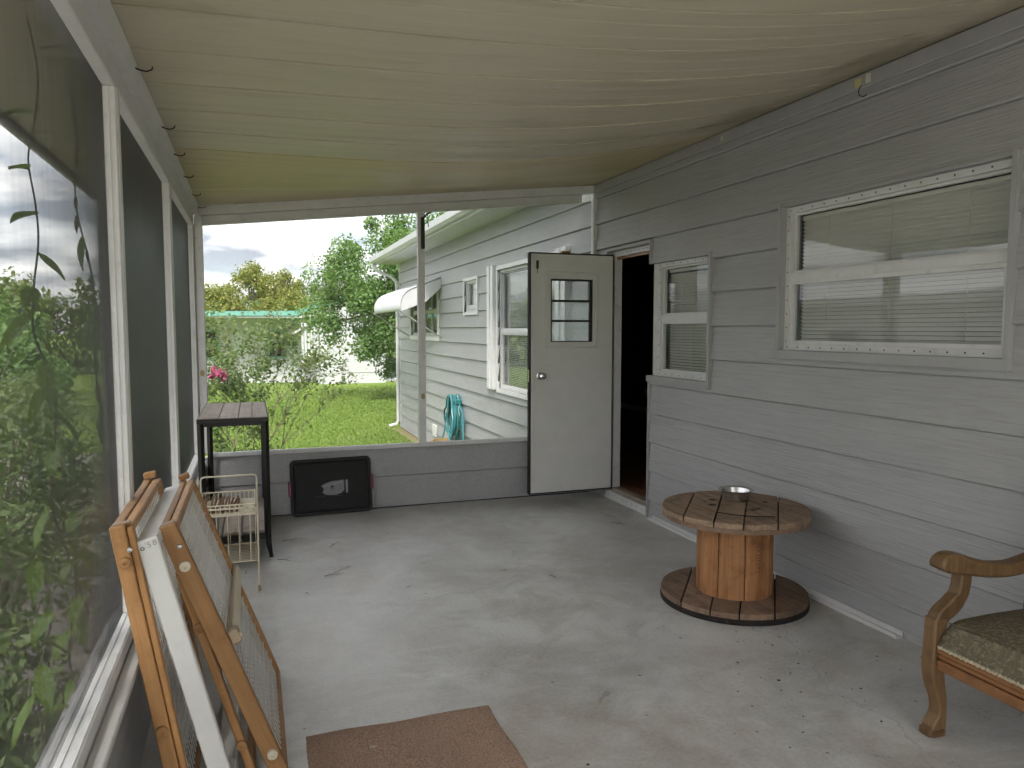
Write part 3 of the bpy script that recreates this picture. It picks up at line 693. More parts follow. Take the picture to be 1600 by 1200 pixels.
# far end: sloping beams, sill, posts, knee wall
YB = 6.2
def slope_beam(name, x0, x1, dz0, dz1, y0, y1, mat='white_aluminium'):
    MB().prism([(x0, zc_line(x0)+dz0), (x1, zc_line(x1)+dz0), (x1, zc_line(x1)+dz1), (x0, zc_line(x0)+dz1)], 1, y0, y1).build(name, mat, porch)
slope_beam('end_beam', -.397, XW-.02, -.075, -.006, YB-.03, YB+.03)
slope_beam('end_beam', -.397, 2.80, -.142, -.083, YB+.002, YB+.06)
slope_beam('beam_web', -.397, 2.80, -.0828, -.0755, YB+.012, YB+.055)
slope_beam('beam_lip', -.397, 2.80, -.150, -.1425, YB-.016, YB+.03)
MB().cbox(2.80, 2.815, YB-.015, YB+.055, zc_line(2.8)-.152, zc_line(2.8)-.077, .002).build('beam_cap', 'white_aluminium', porch)
m = MB(); m.cbox(-.34, XW-.02, YB-.035, YB+.035, SILL-.03, SILL, .004); m.box(-.339, XW-.021, YB-.043, YB-.036, SILL-.024, SILL-.006); m.box(-.339, XW-.021, YB-.03, YB-.012, SILL-.001, SILL+.004); m.build('sill', 'white_aluminium', porch)
for px0, px1 in ((1.322, 1.378), (2.925, 2.968)):
    m = MB(); m.cbox(px0, px1, YB-.03, YB+.028, SILL+.005, zc_line(px0)-.152 if px0 < 2.5 else zc_line(px0)-.076, .003); m.build('post', 'white_aluminium', porch)
MB().cbox(-.394, -.335, YB-.033, YB+.03, SILL+.002, zc_line(-.36)-.077, .003).build('post', 'white_aluminium', porch)
for a, b in ((-.335, 1.322), (1.378, 2.925)):
    MB().add([(a, YB+.012, SILL), (b, YB+.012, SILL), (b, YB+.012, zc_line(b)-.145), (a, YB+.012, zc_line(a)-.145)], [(0, 1, 2, 3)]).build('insect_screen', 'insect_screen_end', porch)
for j, (a, b) in enumerate(((.0, .262), (.262, SILL-.03))):
    MB().prism([(YB-.016, a+.006), (YB-.002, b-.003), (YB+.02, b-.003), (YB+.02, a), (YB-.008, a)], 0, -.40, XW-.02).build('knee_board', 'siding_paint', porch)
MB().box(-.45, XW, YB+.021, YB+.07, GZ, SILL-.035).build('knee_wall', 'grey_trim', porch)
MB().box(-.40, 2.9, YB-.03, YB-.015, .0, .006).build('sealant', 'black_rubber', porch)
# ledger along the house wall
MB().cbox(XW-.042, XW-.024, -1.9, 6.17, 2.705, zc_line(XW)-.012, .003).build('ledger', 'grey_trim', porch)
# hooks and small fittings
for hy in (2.2, 2.95, 3.75, 4.30, 4.9, 5.55, 6.1):
    z = zceil(XL+.05, hy)-.006
    hk = MB().tube([(XL+.028, hy, z-.012), (XL+.05, hy, z-.022), (XL+.075, hy, z-.026), (XL+.092, hy, z-.018), (XL+.095, hy, z-.008)], .0028, 6).build('hook', 'black_steel', porch, True)
hk = MB().tube([(XW-.046, 3.06, 2.72), (XW-.06, 3.06, 2.69), (XW-.065, 3.05, 2.665), (XW-.055, 3.03, 2.655), (XW-.045, 3.02, 2.665)], .0028, 6).build('hook', 'black_steel', porch, True)
MB().box(XW-.0465, XW-.0425, 3.06, 3.10, 2.715, 2.76).build('tape_piece', 'tape', porch)
MB().box(XW-.0465, XW-.0425, 3.0, 3.03, 2.72, 2.765).build('tape_piece', 'paper', porch)
MB().box(XW-.0465, XW-.0425, 4.23, 4.25, 2.72, 2.755).build('tape_piece', 'paper', porch)
bl = MB(); bl.cbox(1.345, 1.375, YB-.06, YB-.034, 2.16, 2.42, .004); bl.tube([(1.36, YB-.05, 2.41), (1.40, YB-.055, 2.45), (1.43, YB-.06, 2.46)], .008, 6); bl.tube([(1.40, YB-.055, 2.44), (1.405, YB-.055, 2.34)], .004, 5); bl.build('latch_bar', 'black_steel', porch)
for (cx, cz) in ((1.352, .93), (-.365, 1.16)):
    Mx = Matrix.Translation((cx, YB-.033, cz)) @ Matrix.Rotation(R(90), 4, 'X') @ Matrix.Diagonal((1, 1.5, 1, 1))
    MB().lathe([(0, 0), (.016, 0), (.016, .003), (.01, .0045), (0, .005)], 16, M=Mx).build('button', 'cap_gold', porch)

# ================================================================== OBJECTS ON THE PORCH
# ---- cable-spool table
SPX, SPY = 2.50, 3.43
sp = thing('cable_spool_table', 'upright wooden cable spool used as a table, its base rim black', 'table', (SPX, SPY, 0))
def disc_planks(z0, z1, rad, cuts, ang, name, mat, skip=None, bev=.003):
    ca, sa = math.cos(ang), math.sin(ang)
    for (a, b) in zip(cuts, cuts[1:]):
        a2, b2 = a+.0038, b-.0038; n = 12; up = []; dn = []
        for i in range(n+1):
            x = a2 + (b2-a2)*i/n; h = math.sqrt(max(0, rad*rad - x*x)); up.append((x, h)); dn.append((x, -h))
        poly = dn + up[::-1]; poly = [p for i, p in enumerate(poly) if i == 0 or (abs(p[0]-poly[i-1][0])+abs(p[1]-poly[i-1][1])) > 1e-4]
        dz = rng.uniform(-.0015, .0015)
        M = Matrix.Rotation(ang, 4, 'Z')
        # chamfered upper rim: three layers
        cx = sum(p[0] for p in poly)/len(poly)
        def lay(s_): return [(cx+(p[0]-cx)*(1-s_*.8/max(.03, (b2-a2))), p[1]*(1-s_/max(.05, rad))) for p in poly]
        L = [(poly, z0), (poly, z1-bev+dz), (lay(bev), z1+dz)]
        N_ = len(poly); vs = [M @ Vector((p[0], p[1], z)) for pl_, z in L for p in pl_]; fs = [tuple(range(N_))[::-1], tuple(range(2*N_, 3*N_))]
        for k_ in range(2): fs += [(k_*N_+i, k_*N_+(i+1) % N_, (k_+1)*N_+(i+1) % N_, (k_+1)*N_+i) for i in range(N_)]
        MB().add(vs, fs).build(name, mat, sp, world=False)
RT = .395
PA = R(-38.5)
disc_planks(.492, .52, RT, [-RT, -.245, -.085, .06, .225, RT], PA, 'top_plank', 'wood_spool_top')
disc_planks(.466, .491, RT-.003, [-RT+.003, -.2, -.02, .15, RT-.003], PA+R(90), 'under_plank', 'wood_spool_base')
disc_planks(.030, .058, RT, [-RT, -.25, -.095, .05, .22, RT], PA, 'base_plank', 'wood_spool_base')
disc_planks(.004, .029, RT-.002, [-RT+.002, -.1, .12, RT-.002], PA+R(90), 'base_under_plank', 'tarred_wood')
rim = MB(); rim.lathe([(RT+.0005, .0), (RT+.003, .0), (RT+.0045, .012), (RT+.004, .020), (RT+.001, .024)], 64); stuff(rim.build('black_rim', 'tarred_wood', sp, True, False, False))
nst = 9
for i in range(nst):
    a0 = 2*math.pi*i/nst + R(11) + rng.uniform(0, .012); a1 = 2*math.pi*(i+1)/nst + R(11) - .018; ro, ri = .205+rng.uniform(-.002, .002), .18
    pts = [(ro*math.cos(a0+(a1-a0)*t), ro*math.sin(a0+(a1-a0)*t)) for t in (0, .06, .3, .5, .7, .94, 1)]
    pts[0] = (pts[0][0]*.985, pts[0][1]*.985); pts[-1] = (pts[-1][0]*.985, pts[-1][1]*.985)
    pts += [(ri*math.cos(a), ri*math.sin(a)) for a in (a1, (a0+a1)/2, a0)]
    MB().prism(pts, 2, .0585, .4655).build('stave', 'wood_stave', sp, world=False)
MB().lathe([(.17, .0586), (.17, .4654)], 24).build('core', 'dark_void', sp, world=False)
hl = MB()
ca = PA
for (x, y, r) in ((-.13, .11, .020), (-.12, -.015, .022), (-.165, .05, .010), (.10, -.06, .017), (.125, -.03, .012), (.02, .13, .03), (.155, .15, .016), (.06, -.10, .009)):
    p = Matrix.Rotation(PA, 4, 'Z') @ Vector((x, y, 0)); hl.lathe([(r, .5225), (0, .5232)], 14, (p.x, p.y, .0))
stuff(hl.build('bolt_holes', 'dark_void', sp, world=False, fix=False))
gv = MB(); Mz = Matrix.Rotation(PA, 4, 'Z')
gv.tube([Mz @ Vector((-.08+.29*t, -.175-.035*math.sin(t*3.1), .5205)) for t in (0, .2, .4, .6, .8, 1)], .0035, 5); gv.build('groove', 'dark_void', sp, world=False)
nl = MB()
for zt, cuts in ((.5225, 5), (.0605, 5)):
    for i in range(46):
        a = rng.uniform(0, 2*math.pi); r = rng.choice([.30, .36, .245])+rng.uniform(-.01, .01)
        nl.lathe([(.0045, 0), (.0045, .0006), (0, .0008)], 6, (r*math.cos(a), r*math.sin(a), zt-.0004))
stuff(nl.build('nail_heads', 'screw', sp, world=False, fix=False))
# stencilled characters on one stave, running down it
tm = text_mesh('FIX5IN92', .042)
aS = math.atan2(-SPY, -SPX) + R(36)
to = obj('stencil', tm, 'stamp_ink', sp, world=False, fix=False)
to.matrix_local = Matrix.Translation((.2085*math.cos(aS), .2085*math.sin(aS), .29)) @ Matrix(((-math.sin(aS), 0, math.cos(aS), 0), (math.cos(aS), 0, math.sin(aS), 0), (0, 1, 0, 0), (0, 0, 0, 1))) @ Matrix.Rotation(R(-90), 4, 'Z')
# ---- steel bowl
bw = thing('steel_bowl', 'shiny stainless steel pet bowl on the wooden spool', 'bowl', (2.60, 3.56, .5235))
MB().lathe([(.062, 0), (.075, .004), (.079, .048), (.088, .055), (.0985, .056), (.1, .059), (.097, .061), (.088, .0595), (.077, .054), (.066, .018), (.05, .0085), (0, .007)], 48).build('bowl_body', 'bowl_steel', bw, True, False)
# ---- trim strip on the floor
ts = MB(); ts.prism([(2.905, .002), (2.95, .002), (2.95, .032), (2.947, .032), (2.944, .008), (2.928, .018), (2.912, .008), (2.909, .022), (2.905, .022)], 1, 2.70, 5.10)
tso = tag(ts.build('channel_strip', 'white_aluminium'), 'loose white metal channel lying along the foot of the house wall', 'trim strip')
# ---- doormat
dm = MB(); nx_, ny_ = 24, 16; Mm = Matrix.Rotation(R(0), 4, 'Z')
vs = []; fs = []
for j in range(ny_+1):
    for i in range(nx_+1):
        u, v = i/nx_, j/ny_; e_ = min(u, 1-u, v, 1-v); z = .009 if e_ > .001 else .002
        if .03 < e_ < .07: z -= .0015
        vs.append((.150+.705*u + .003*math.sin(v*7), 2.28+.465*v+.003*math.sin(u*9), z + .0012*math.sin(u*13+v*5)))
for j in range(ny_):
    for i in range(nx_): a = j*(nx_+1)+i; fs.append((a, a+1, a+nx_+2, a+nx_+1))
dm.add(vs, fs)
tag(dm.build('doormat', 'doormat_fibre', smooth=True), 'brown ribbed fibre doormat on the concrete at the bottom edge', 'doormat')
tag(MB().cbox(.36, .385, 2.575, 2.583, .0105, .0125, .001).build('paper_scrap', 'pale_flake'), 'small white scrap lying on the doormat', 'scrap')

# ---- armchair against the house wall, facing left
ch = thing('armchair', 'carved wooden armchair with olive brocade seat, cut off at the right edge', 'armchair', (2.34, 1.72, 0))
CW = .31   # half width along y
def sweep_y(cw, y0, y1, name, mat='wood_chair', b=.006):
    """follow a centre line (x,z) with half widths; softened rectangular section, thickness along y"""
    cl, wd = cw; vs = []; fs = []; N_ = len(cl)
    for i, p in enumerate(cl):
        a = Vector(cl[max(0, i-1)]); c = Vector(cl[min(N_-1, i+1)]); t = (c-a).normalized(); nr = Vector((-t.y, t.x)); w_ = wd[i]
        for o_, y in ((w_-b, y0), (w_, y0+b), (w_, y1-b), (w_-b, y1), (-w_+b, y1), (-w_, y1-b), (-w_, y0+b), (-w_+b, y0)): vs.append((p[0]+nr.x*o_, y, p[1]+nr.y*o_))
    for i in range(N_-1): fs += [(i*8+j, i*8+(j+1) % 8, (i+1)*8+(j+1) % 8, (i+1)*8+j) for j in range(8)]
    fs += [tuple(range(8)), tuple((N_-1)*8+j for j in range(8))[::-1]]
    return MB().add(vs, fs).build(name, mat, ch, True, False)
def ribbon(cl, wd): return cl, wd
def smooth_path(pts, n=5):
    out = []; P = [Vector(p) for p in pts]
    for i in range(len(P)-1):
        p0, p1, p2, p3 = P[max(0, i-1)], P[i], P[i+1], P[min(len(P)-1, i+2)]
        for k_ in range(n):
            t = k_/n; out.append(.5*((2*p1)+(p2-p0)*t+(2*p0-5*p1+4*p2-p3)*t*t+(3*p1-p0-3*p2+p3)*t**3))
    out.append(P[-1]); return [tuple(p) for p in out]
for s_ in (-1, 1):
    yc = s_*(CW-.027)
    leg = smooth_path([(.012, 0), (.016, .035), (.03, .08), (.026, .14), (.008, .2), (-.002, .26), (0, .33), (.002, .40), (.004, .445)])
    wd = smooth_path([(.034, 0), (.034, 0), (.020, 0), (.021, 0), (.028, 0), (.032, 0), (.031, 0), (.030, 0), (.029, 0)])
    sweep_y(ribbon(leg, [w_[0] for w_ in wd]), yc-.027, yc+.027, 'front_leg')
    foot = MB().cbox(-.035, .045, yc-.029, yc+.029, .0, .038, .012).build('foot', 'wood_chair', ch, False, False)
    MB().box(-.0335, -.0305, yc-.0255, yc+.0255, .287, .291).build('carved_line', 'screw', ch, world=False)
    arm_post = smooth_path([(.0, .40), (.018, .45), (.062, .478), (.102, .515), (.118, .56), (.12, .615)])
    sweep_y(ribbon(arm_post, [.03]*8+[.031]*6+[.027]*(len(arm_post)-14)), yc-.025, yc+.025, 'arm_post')
    arm = smooth_path([(.005, .628), (.02, .645), (.07, .643), (.14, .625), (.25, .600), (.36, .592), (.46, .607), (.56, .63)])
    aw_ = smooth_path([(.014, 0), (.032, 0), (.038, 0), (.033, 0), (.027, 0), (.025, 0), (.025, 0), (.025, 0)])
    sweep_y(ribbon(arm, [w_[0] for w_ in aw_]), yc-.034, yc+.034, 'armrest', b=.010)
    back = smooth_path([(.56, 0), (.52, .15), (.50, .34), (.505, .5), (.53, .72), (.555, .95)])
    sweep_y(ribbon(back, [.024]*len(back)), yc-.024, yc+.024, 'back_leg')
    MB().cbox(.02, .5, yc-.016, yc+.016, .275, .345, .004).build('side_rail', 'wood_chair', ch, world=False)
for y0_, y1_, z0_, z1_, x0_ in ((-CW+.054, CW-.054, .262, .30, -.018), (-CW+.054, CW-.054, .303, .322, -.014), (-CW+.054, CW-.054, .325, .343, -.020)):
    MB().cbox(x0_, .03, y0_, y1_, z0_, z1_, .005).build('front_rail', 'wood_chair_rail', ch, world=False)
MB().cbox(.49, .53, -CW+.05, CW-.05, .27, .345, .005).build('rear_rail', 'wood_chair_rail', ch, world=False)
MB().cbox(.535, .575, -CW+.05, CW-.05, .86, .96, .012).build('crest_rail', 'wood_chair', ch, world=False)
cu = MB(); vs = []; fs = []; nu = 22
for j in range(nu+1):
    for i in range(nu+1):
        u, v = i/nu*2-1, j/nu*2-1; e_ = (1-abs(u)**5)*(1-abs(v)**5)
        x = .245+u*.265; y = v*(CW-.035); vs.append((x, y, .348 + .085*min(1, e_*3)**.6 + .045*(1-u*u)*(1-v*v) ))
for j in range(nu):
    for i in range(nu): a = j*(nu+1)+i; fs.append((a, a+1, a+nu+2, a+nu+1))
cu.add(vs, fs); seat = cu.build('seat_cushion', 'brocade', ch, True, False)
pc = MB(); pts = [(-.017+.003*math.sin(i*1.9), -CW+.06+i*(2*CW-.12)/80, .349+.0025*math.sin(i*2.6)) for i in range(81)]; pc.tube(pts, .0065, 6); pc.build('braid', 'piping_cord', seat, True, False)
pc = MB(); pc.tube([(.018, -CW+.07+i*(2*CW-.14)/20, .436+.016*(1-((i-10)/10)**2)) for i in range(21)], .003, 5); pc.build('seam', 'brocade', seat, True, False)
bk = MB(); vs = []; fs = []
for j in range(13):
    for i in range(13):
        u, v = i/12*2-1, j/12*2-1; e_ = (1-abs(u)**4)*(1-abs(v)**4); vs.append((.50+.03*(v+1)/2 - .06*e_**.5, u*(CW-.055), .67+v*.18))
for j in range(12):
    for i in range(12): a = j*13+i; fs.append((a, a+1, a+14, a+13))
bk.add(vs, fs); bk.build('back_cushion', 'brocade', ch, True, False)

# ---- tall console table in the far left corner
TX0, TX1, TY0, TY1, TZ = -.338, .085, 5.07, 6.12, .93
tb = thing('plank_topped_table', 'tall black metal table with weathered plank top in the far left corner', 'table', ((TX0+TX1)/2, (TY0+TY1)/2, 0))
cuts = [TX0, TX0+.125, TX0+.243, TX0+.327, TX1]
for a, b in zip(cuts, cuts[1:]):
    p = MB(); n = 12; vs = []; fs = []
    for i in range(n+1):
        y = TY0+.004+(TY1-TY0-.008)*i/n; sg = -.008*math.sin(math.pi*i/n)
        vs += [(a+.002, y, TZ-.02), (b-.002, y, TZ-.02), (b-.002, y, TZ-.002+sg*0), (b-.004, y, TZ), (a+.004, y, TZ), (a+.002, y, TZ-.002)]
    for i in range(n): fs += [(i*6+j, i*6+(j+1) % 6, (i+1)*6+(j+1) % 6, (i+1)*6+j) for j in range(6)]
    fs += [tuple(range(6))[::-1], tuple(n*6+j for j in range(6))]
    p.add(vs, fs).build('top_plank', 'wood_table', tb)
    MB().cbox(a+.008, b-.002, TY0+.03, TY1-.03, .158, .176, .002).build('shelf_plank', 'wood_table', tb)
fr_ = MB()
fr_.cbox(TX0-.004, TX1+.004, TY0-.006, TY0+.0, TZ-.033, TZ-.004, .002); fr_.cbox(TX0-.004, TX1+.004, TY1, TY1+.006, TZ-.033, TZ-.004, .002); fr_.cbox(TX0-.006, TX0, TY0, TY1, TZ-.033, TZ-.004, .002); fr_.cbox(TX1, TX1+.006, TY0, TY1, TZ-.033, TZ-.004, .002)
fr_.box(TX0+.002, TX1-.002, TY0+.002, TY1-.002, TZ-.033, TZ-.021); fr_.build('top_frame', 'black_steel', tb)
sf = MB(); sf.cbox(TX0+.005, TX1-.005, TY0+.012, TY1-.012, .118, .157, .003); sf.build('shelf_frame', 'black_steel', tb)
for ya in (TY0+.012, TY1-.022): MB().box(TX0+.03, TX1-.03, ya, ya+.01, TZ-.055, TZ-.034).build('apron', 'black_steel', tb)
for lx, sx_ in ((TX0, -1), (TX1, 1)):
    for ly, sy in ((TY0, -1), (TY1, 1)):
        cx, cy_ = lx-sx_*.016, ly-sy*.016
        l = MB(); l.tube([(cx, cy_, TZ-.034), (cx, cy_, .16), (cx+sx_*.004, cy_+sy*.004, .09), (cx+sx_*.014, cy_+sy*.010, .03), (cx+sx_*.018, cy_+sy*.012, .008)], [.021, .021, .018, .013, .012], 4)
        l.lathe([(.014, 0), (.014, .008), (0, .01)], 10, (cx+sx_*.018, cy_+sy*.012, 0)); l.build('leg', 'black_steel', tb)
# ---- wire basket stand
BX0, BX1, BY0, BY1 = -.315, .006, 4.43, 4.83
wk = thing('wire_basket_stand', 'cream wire rack with two baskets, in front of the black table', 'rack', ((BX0+BX1)/2, (BY0+BY1)/2, 0))
def rr(pts, r=.0045, name='frame', par=None, n=6): return MB().tube(pts, r, n).build(name, 'cream_wire', par or wk, True)
for by, zt in ((BY0, .487), (BY1, .60)):
    rr([(BX0, by, 0), (BX0, by, zt-.02), (BX0+.006, by, zt-.006), (BX0+.02, by, zt), (BX1-.02, by, zt), (BX1-.006, by, zt-.006), (BX1, by, zt-.02), (BX1, by, 0)], .0052, 'leg_frame')
for bx in (BX0, BX1):
    rr([(bx, BY0, .45), (bx, BY1, .45)], .0045, 'side_rod'); rr([(bx, BY0, .17), (bx, BY1, .17)], .0045, 'side_rod')
    for by in (BY0, BY1): MB().lathe([(.0075, 0), (.0075, .03), (.005, .034)], 10, (bx, by, 0)).build('foot', 'cap_gold', wk)
def basket(z0, z1, step, nfront):
    x0, x1, y0, y1 = BX0+.012, BX1-.012, BY0+.012, BY1-.012
    top = MB().tube([(x0, y0, z1), (x1, y0, z1), (x1, y1, z1), (x0, y1, z1)], .0042, 6, True).build('basket', 'cream_wire', wk, True)
    MB().tube([(x0, y0, z0), (x1, y0, z0), (x1, y1, z0), (x0, y1, z0)], .0042, 6, True).build('rim', 'cream_wire', top, True)
    w_ = MB(); n = int((y1-y0)/step)
    for i in range(n+1): y = y0+(y1-y0)*i/n; w_.tube([(x0, y, z1), (x0, y, z0), (x1, y, z0), (x1, y, z1)], .0027, 4)
    for i in range(nfront): x = x0+(x1-x0)*(i+.5)/nfront; w_.tube([(x, y0, z1), (x, y0, z0+.002), (x, y1, z0+.002), (x, y1, z1)], .0027, 4)
    stuff(w_.build('wires', 'cream_wire', top, False, True, False)); return top
basket(.452, .505, .024, 12); basket(.175, .445, .03, 5)
MB().box(BX0+.02, BX1-.02, BY0+.02, BY1-.02, .4555, .459).build('tray_liner', 'plastic_ivory', wk)
for i in range(14):
    x = -.285+i*.0145+rng.uniform(-.003, .003); l = rng.uniform(.24, .30)
    a = Vector((x+rng.uniform(-.012, .012), BY0+.02+rng.uniform(0, .02), .4655+.004*(i % 2))); b = Vector((x+rng.uniform(-.02, .035), BY0+.03+l, .472+rng.uniform(0, .03)))
    m = MB(); m.tube([a, a.lerp(b, .5)+Vector((rng.uniform(-.002, .002), 0, .002)), b], [.0062, .0068, .006], 6)
    tag(m.build('wooden_stick', 'stick_brown', smooth=True), 'thin brown stick in the row laid in the upper wire basket', 'stick', 'brown sticks in the wire basket')
# ---- storage lid leaning on the far knee wall
LW, LH = .645, .452
ld = thing('storage_bin_lid', 'dark plastic storage lid with purple clips leaning on the far knee wall', 'lid', (.585, 6.085, .0), (R(-10.5), R(-.6), 0))
def rrect(w_, h_, r, n=5, bul=0):
    out = []
    for cx, cz, a0 in ((w_/2-r, h_/2-r, 0), (-w_/2+r, h_/2-r, 90), (-w_/2+r, -h_/2+r, 180), (w_/2-r, -h_/2+r, 270)):
        for i in range(n+1): a = R(a0+90*i/n); out.append((cx+r*math.cos(a), cz+r*math.sin(a)+h_*0))
    return out
def rings(parent, name, mat, layers):
    """stack of rounded rectangles (w, h, r, y); closed at the last"""
    vs = []; n = None
    for (w_, h_, r, y) in layers:
        q = rrect(w_, h_, r); n = len(q); vs += [(p[0], y, p[1]+LH/2+.004) for p in q]
    fs = [(k_*n+i, k_*n+(i+1) % n, (k_+1)*n+(i+1) % n, (k_+1)*n+i) for k_ in range(len(layers)-1) for i in range(n)]
    fs.append(tuple((len(layers)-1)*n+i for i in range(n)))
    return MB().add(vs, fs).build(name, mat, parent, True, False)
rings(ld, 'rim', 'lid_plastic', [(LW, LH, .04, .03), (LW, LH, .04, .004), (LW-.006, LH-.006, .038, 0), (LW-.05, LH-.05, .028, 0), (LW-.056, LH-.056, .026, .006), (LW-.07, LH-.07, .022, .008), (LW-.074, LH-.074, .02, .003)])
rings(ld, 'panel', 'lid_panel', [(LW-.078, LH-.078, .02, .004), (LW-.08, LH-.08, .02, .0), (LW-.10, LH-.10, .018, -.001)])
for s_, zc in ((-1, LH*.50), (1, LH*.54)):
    m = MB(); m.cbox(s_*(LW/2+.002)-.012, s_*(LW/2+.002)+.012, -.004, .034, zc-.062, zc+.062, .005); m.build('clip', 'purple_plastic', ld, world=False)
    m = MB(); m.cbox(s_*(LW/2-.022)-.011, s_*(LW/2-.022)+.011, -.005, .004, zc-.07, zc+.07, .003); m.build('clip_seat', 'black_rubber', ld, world=False)
def decal(poly, y, mat, name='label_print'):
    return MB().add([(p[0], y, p[1]) for p in poly], [tuple(range(len(poly)))]).build(name, mat, ld, world=False)
zc = LH*.47
decal([(-.075, zc-.035), (-.03, zc-.055), (.03, zc-.058), (.075, zc-.045), (.1, zc-.02), (.1, zc+.062), (.0, zc+.055), (-.05, zc+.04), (-.085, zc+.022), (-.06, zc+.0)], -.0022, 'label_print')
decal([(-.07, zc+.02), (.0, zc+.045), (.09, zc+.055), (.09, zc+.04), (.0, zc+.018), (-.06, zc+.012)], -.003, 'label_print_pale')
m = MB(); m.lathe([(.014, 0), (.006, .0005)], 14, M=Matrix.Translation((.005, -.0036, zc+.008)) @ Matrix.Rotation(R(90), 4, 'X')); m.build('label_print', 'ink', ld, world=False)
decal([(.112, zc-.045), (.128, zc-.045), (.13, zc+.06), (.112, zc+.06)], -.0022, 'label_print_pale')
m = MB(); m.tube([(-.13+.022*i, -.0018, zc-.055-.012*math.sin(i*.9)) for i in range(11)], .0016, 5); m.build('label_print', 'label_print_pale', ld, world=False)

# ---- folded pet gates and white panel leaning at the left
def gate(name, label, base, y0, L, H, tilt, th=.05, strip=False, knobs=()):
    """base = x of the left face on the floor; local axes: x through the gate, y along the porch, z up the slope"""
    t = thing(name, label, 'gate', (base, y0, .006 if tilt else 0), (0, R(-tilt), 0), 'wooden wire-mesh gates at the left')
    sw = .032
    def b(nm, mat, *a): return MB().cbox(*a, .0035).build(nm, mat, t, world=False)
    if strip: b('stile', 'wood_gate', 0, th, 0, sw, 0, H)                      # near stile
    else: b('stile', 'wood_gate', 0, th*.68, 0, sw, 0, H); b('stile', 'wood_gate', th*.68+.002, th, .006, sw+.006, -.002, H-.012)
    b('stile', 'wood_gate', 0, th*.47, L-sw, L, 0, H)
    b('stile', 'wood_gate', th*.53, th, L-sw-.004, L, 0, H-.006)
    for zr in (H-.03, 0, ):
        b('rail', 'wood_gate_rail', 0.001, th*.47, sw+.001, L-sw-.001, zr, zr+.029)
        b('rail', 'wood_gate_rail', th*.53, th-.001, sw+.007, L-sw-.005, zr-.001, zr+.026)
    b('rail', 'wood_gate_rail', .001, th*.47, sw+.001, L-sw-.001, H*.47, H*.47+.028)
    for xx, dz, dy in ((th*.22, 0, 0), (th*.78, .011, .009)):
        m = MB(); z0_, z1_ = .03, H-.032; ya, yb_ = sw+.004, L-sw-.006
        n = int((yb_-ya)/.036)
        for i in range(1, n): y = ya+(yb_-ya)*i/n; m.tube([(xx, y+dy*.3, z0_-.02), (xx, y+dy*.3, z1_+.02)], .0021, 4, cap=False)
        n = int((z1_-z0_)/.042)
        for i in range(1, n): z = z0_+(z1_-z0_)*i/n; m.tube([(xx+.0024, ya-.015, z+dz), (xx+.0024, yb_+.015, z+dz)], .0019, 4, cap=False)
        stuff(m.build('wire_mesh', 'mesh_wire', t, False, False, False))
    for (kx, kz, mat) in knobs:
        M = Matrix.Translation((kx, 0, kz)) @ Matrix.Rotation(R(90), 4, 'X')
        kb = MB().lathe([(.0, 0), (.0165, 0), (.0175, .004), (.0165, .012), (.013, .014), (.0055, .0135), (.005, .009), (0, .009)], 20, M=M).build('knob', mat, t, True, False)
    M = Matrix.Translation((th*.7, 0, H-.075)) @ Matrix.Rotation(R(90), 4, 'X')
    MB().lathe([(0, 0), (.008, 0), (.007, .008), (.003, .01), (0, .01)], 10, M=M).build('screw', 'galvanised', t, True, False)
    MB().cbox(th*.1, th*.9, .02, .045, H-.001, H+.003, .001).build('clip', 'plastic_tan', t, world=False)
    b('tip', 'wood_gate', th*.1, th*.8, L-.03, L+.002, H+.003, H+.027)
    if strip:
        z = .505; s_ = MB(); s_.cbox(th+.004, th+.016, .05, L-.03, z-.022, z+.022, .003); so_ = s_.build('latch_bar', 'plastic_tan', t, world=False)
        m = MB(); n = 52
        for i in range(n): y = .06+(L-.10)*i/n; m.box(th+.016, th+.024, y, y+.0062, z-.02, z+.02)
        stuff(m.build('latch_teeth', 'plastic_ivory', so_, False, False, False))
        b('latch_head', 'plastic_tan', th+.002, th+.034, .01, .05, z-.024, z+.022); b('latch_button', 'plastic_ivory', th+.034, th+.041, .012, .036, z-.016, z+.006)
        MB().tube([(th+.018, L-.05, z-.006), (th+.045, L-.04, z-.014), (th+.035, L-.02, z-.035)], .0025, 6).build('latch_wire', 'galvanised', t, world=False)
    return t
gate('pet_gate', 'wooden wire-mesh gate leaning on the window post, left of the white board frame', -.262, 2.40, .75, .925, 9.1, .062, knobs=((.024, .815, 'wood_gate'), (.022, .28, 'wood_gate')))
gate('pet_gate', 'foremost wooden wire-mesh gate with toothed latch bar, leaning over the white board frame', .03, 2.50, .77, .93, 20.2, .055, True, knobs=((.030, .79, 'plastic_ivory'), (.032, .085, 'plastic_ivory')))
# second, inner leaf of the front gate
gt = thing('pet_gate', 'wooden gate leaf half hidden between the white frame and the front gate', 'gate', (-.045, 2.54, .006), (0, R(-16), 0), 'wooden wire-mesh gates at the left')
for a in ((0, .026, 0, .034, 0, .74), (0, .026, .66, .694, 0, .74)): MB().cbox(*a, .0035).build('stile', 'wood_gate', gt, world=False)
for z in (.0, .71, .36): MB().cbox(.001, .025, .035, .659, z, z+.028, .0035).build('rail', 'wood_gate_rail', gt, world=False)
for kz in (.12, .55): MB().lathe([(.0, 0), (.016, 0), (.017, .004), (.016, .012), (.012, .014), (.005, .0135), (.005, .009), (0, .009)], 20, M=Matrix.Translation((.013, 0, kz)) @ Matrix.Rotation(R(90), 4, 'X')).build('knob', 'wood_gate', gt, True, False)
wp = thing('white_board_frame', 'white painted board frame leaning between the two wooden gates', 'frame', (-.136, 2.42, .006), (0, R(-13.5), 0))
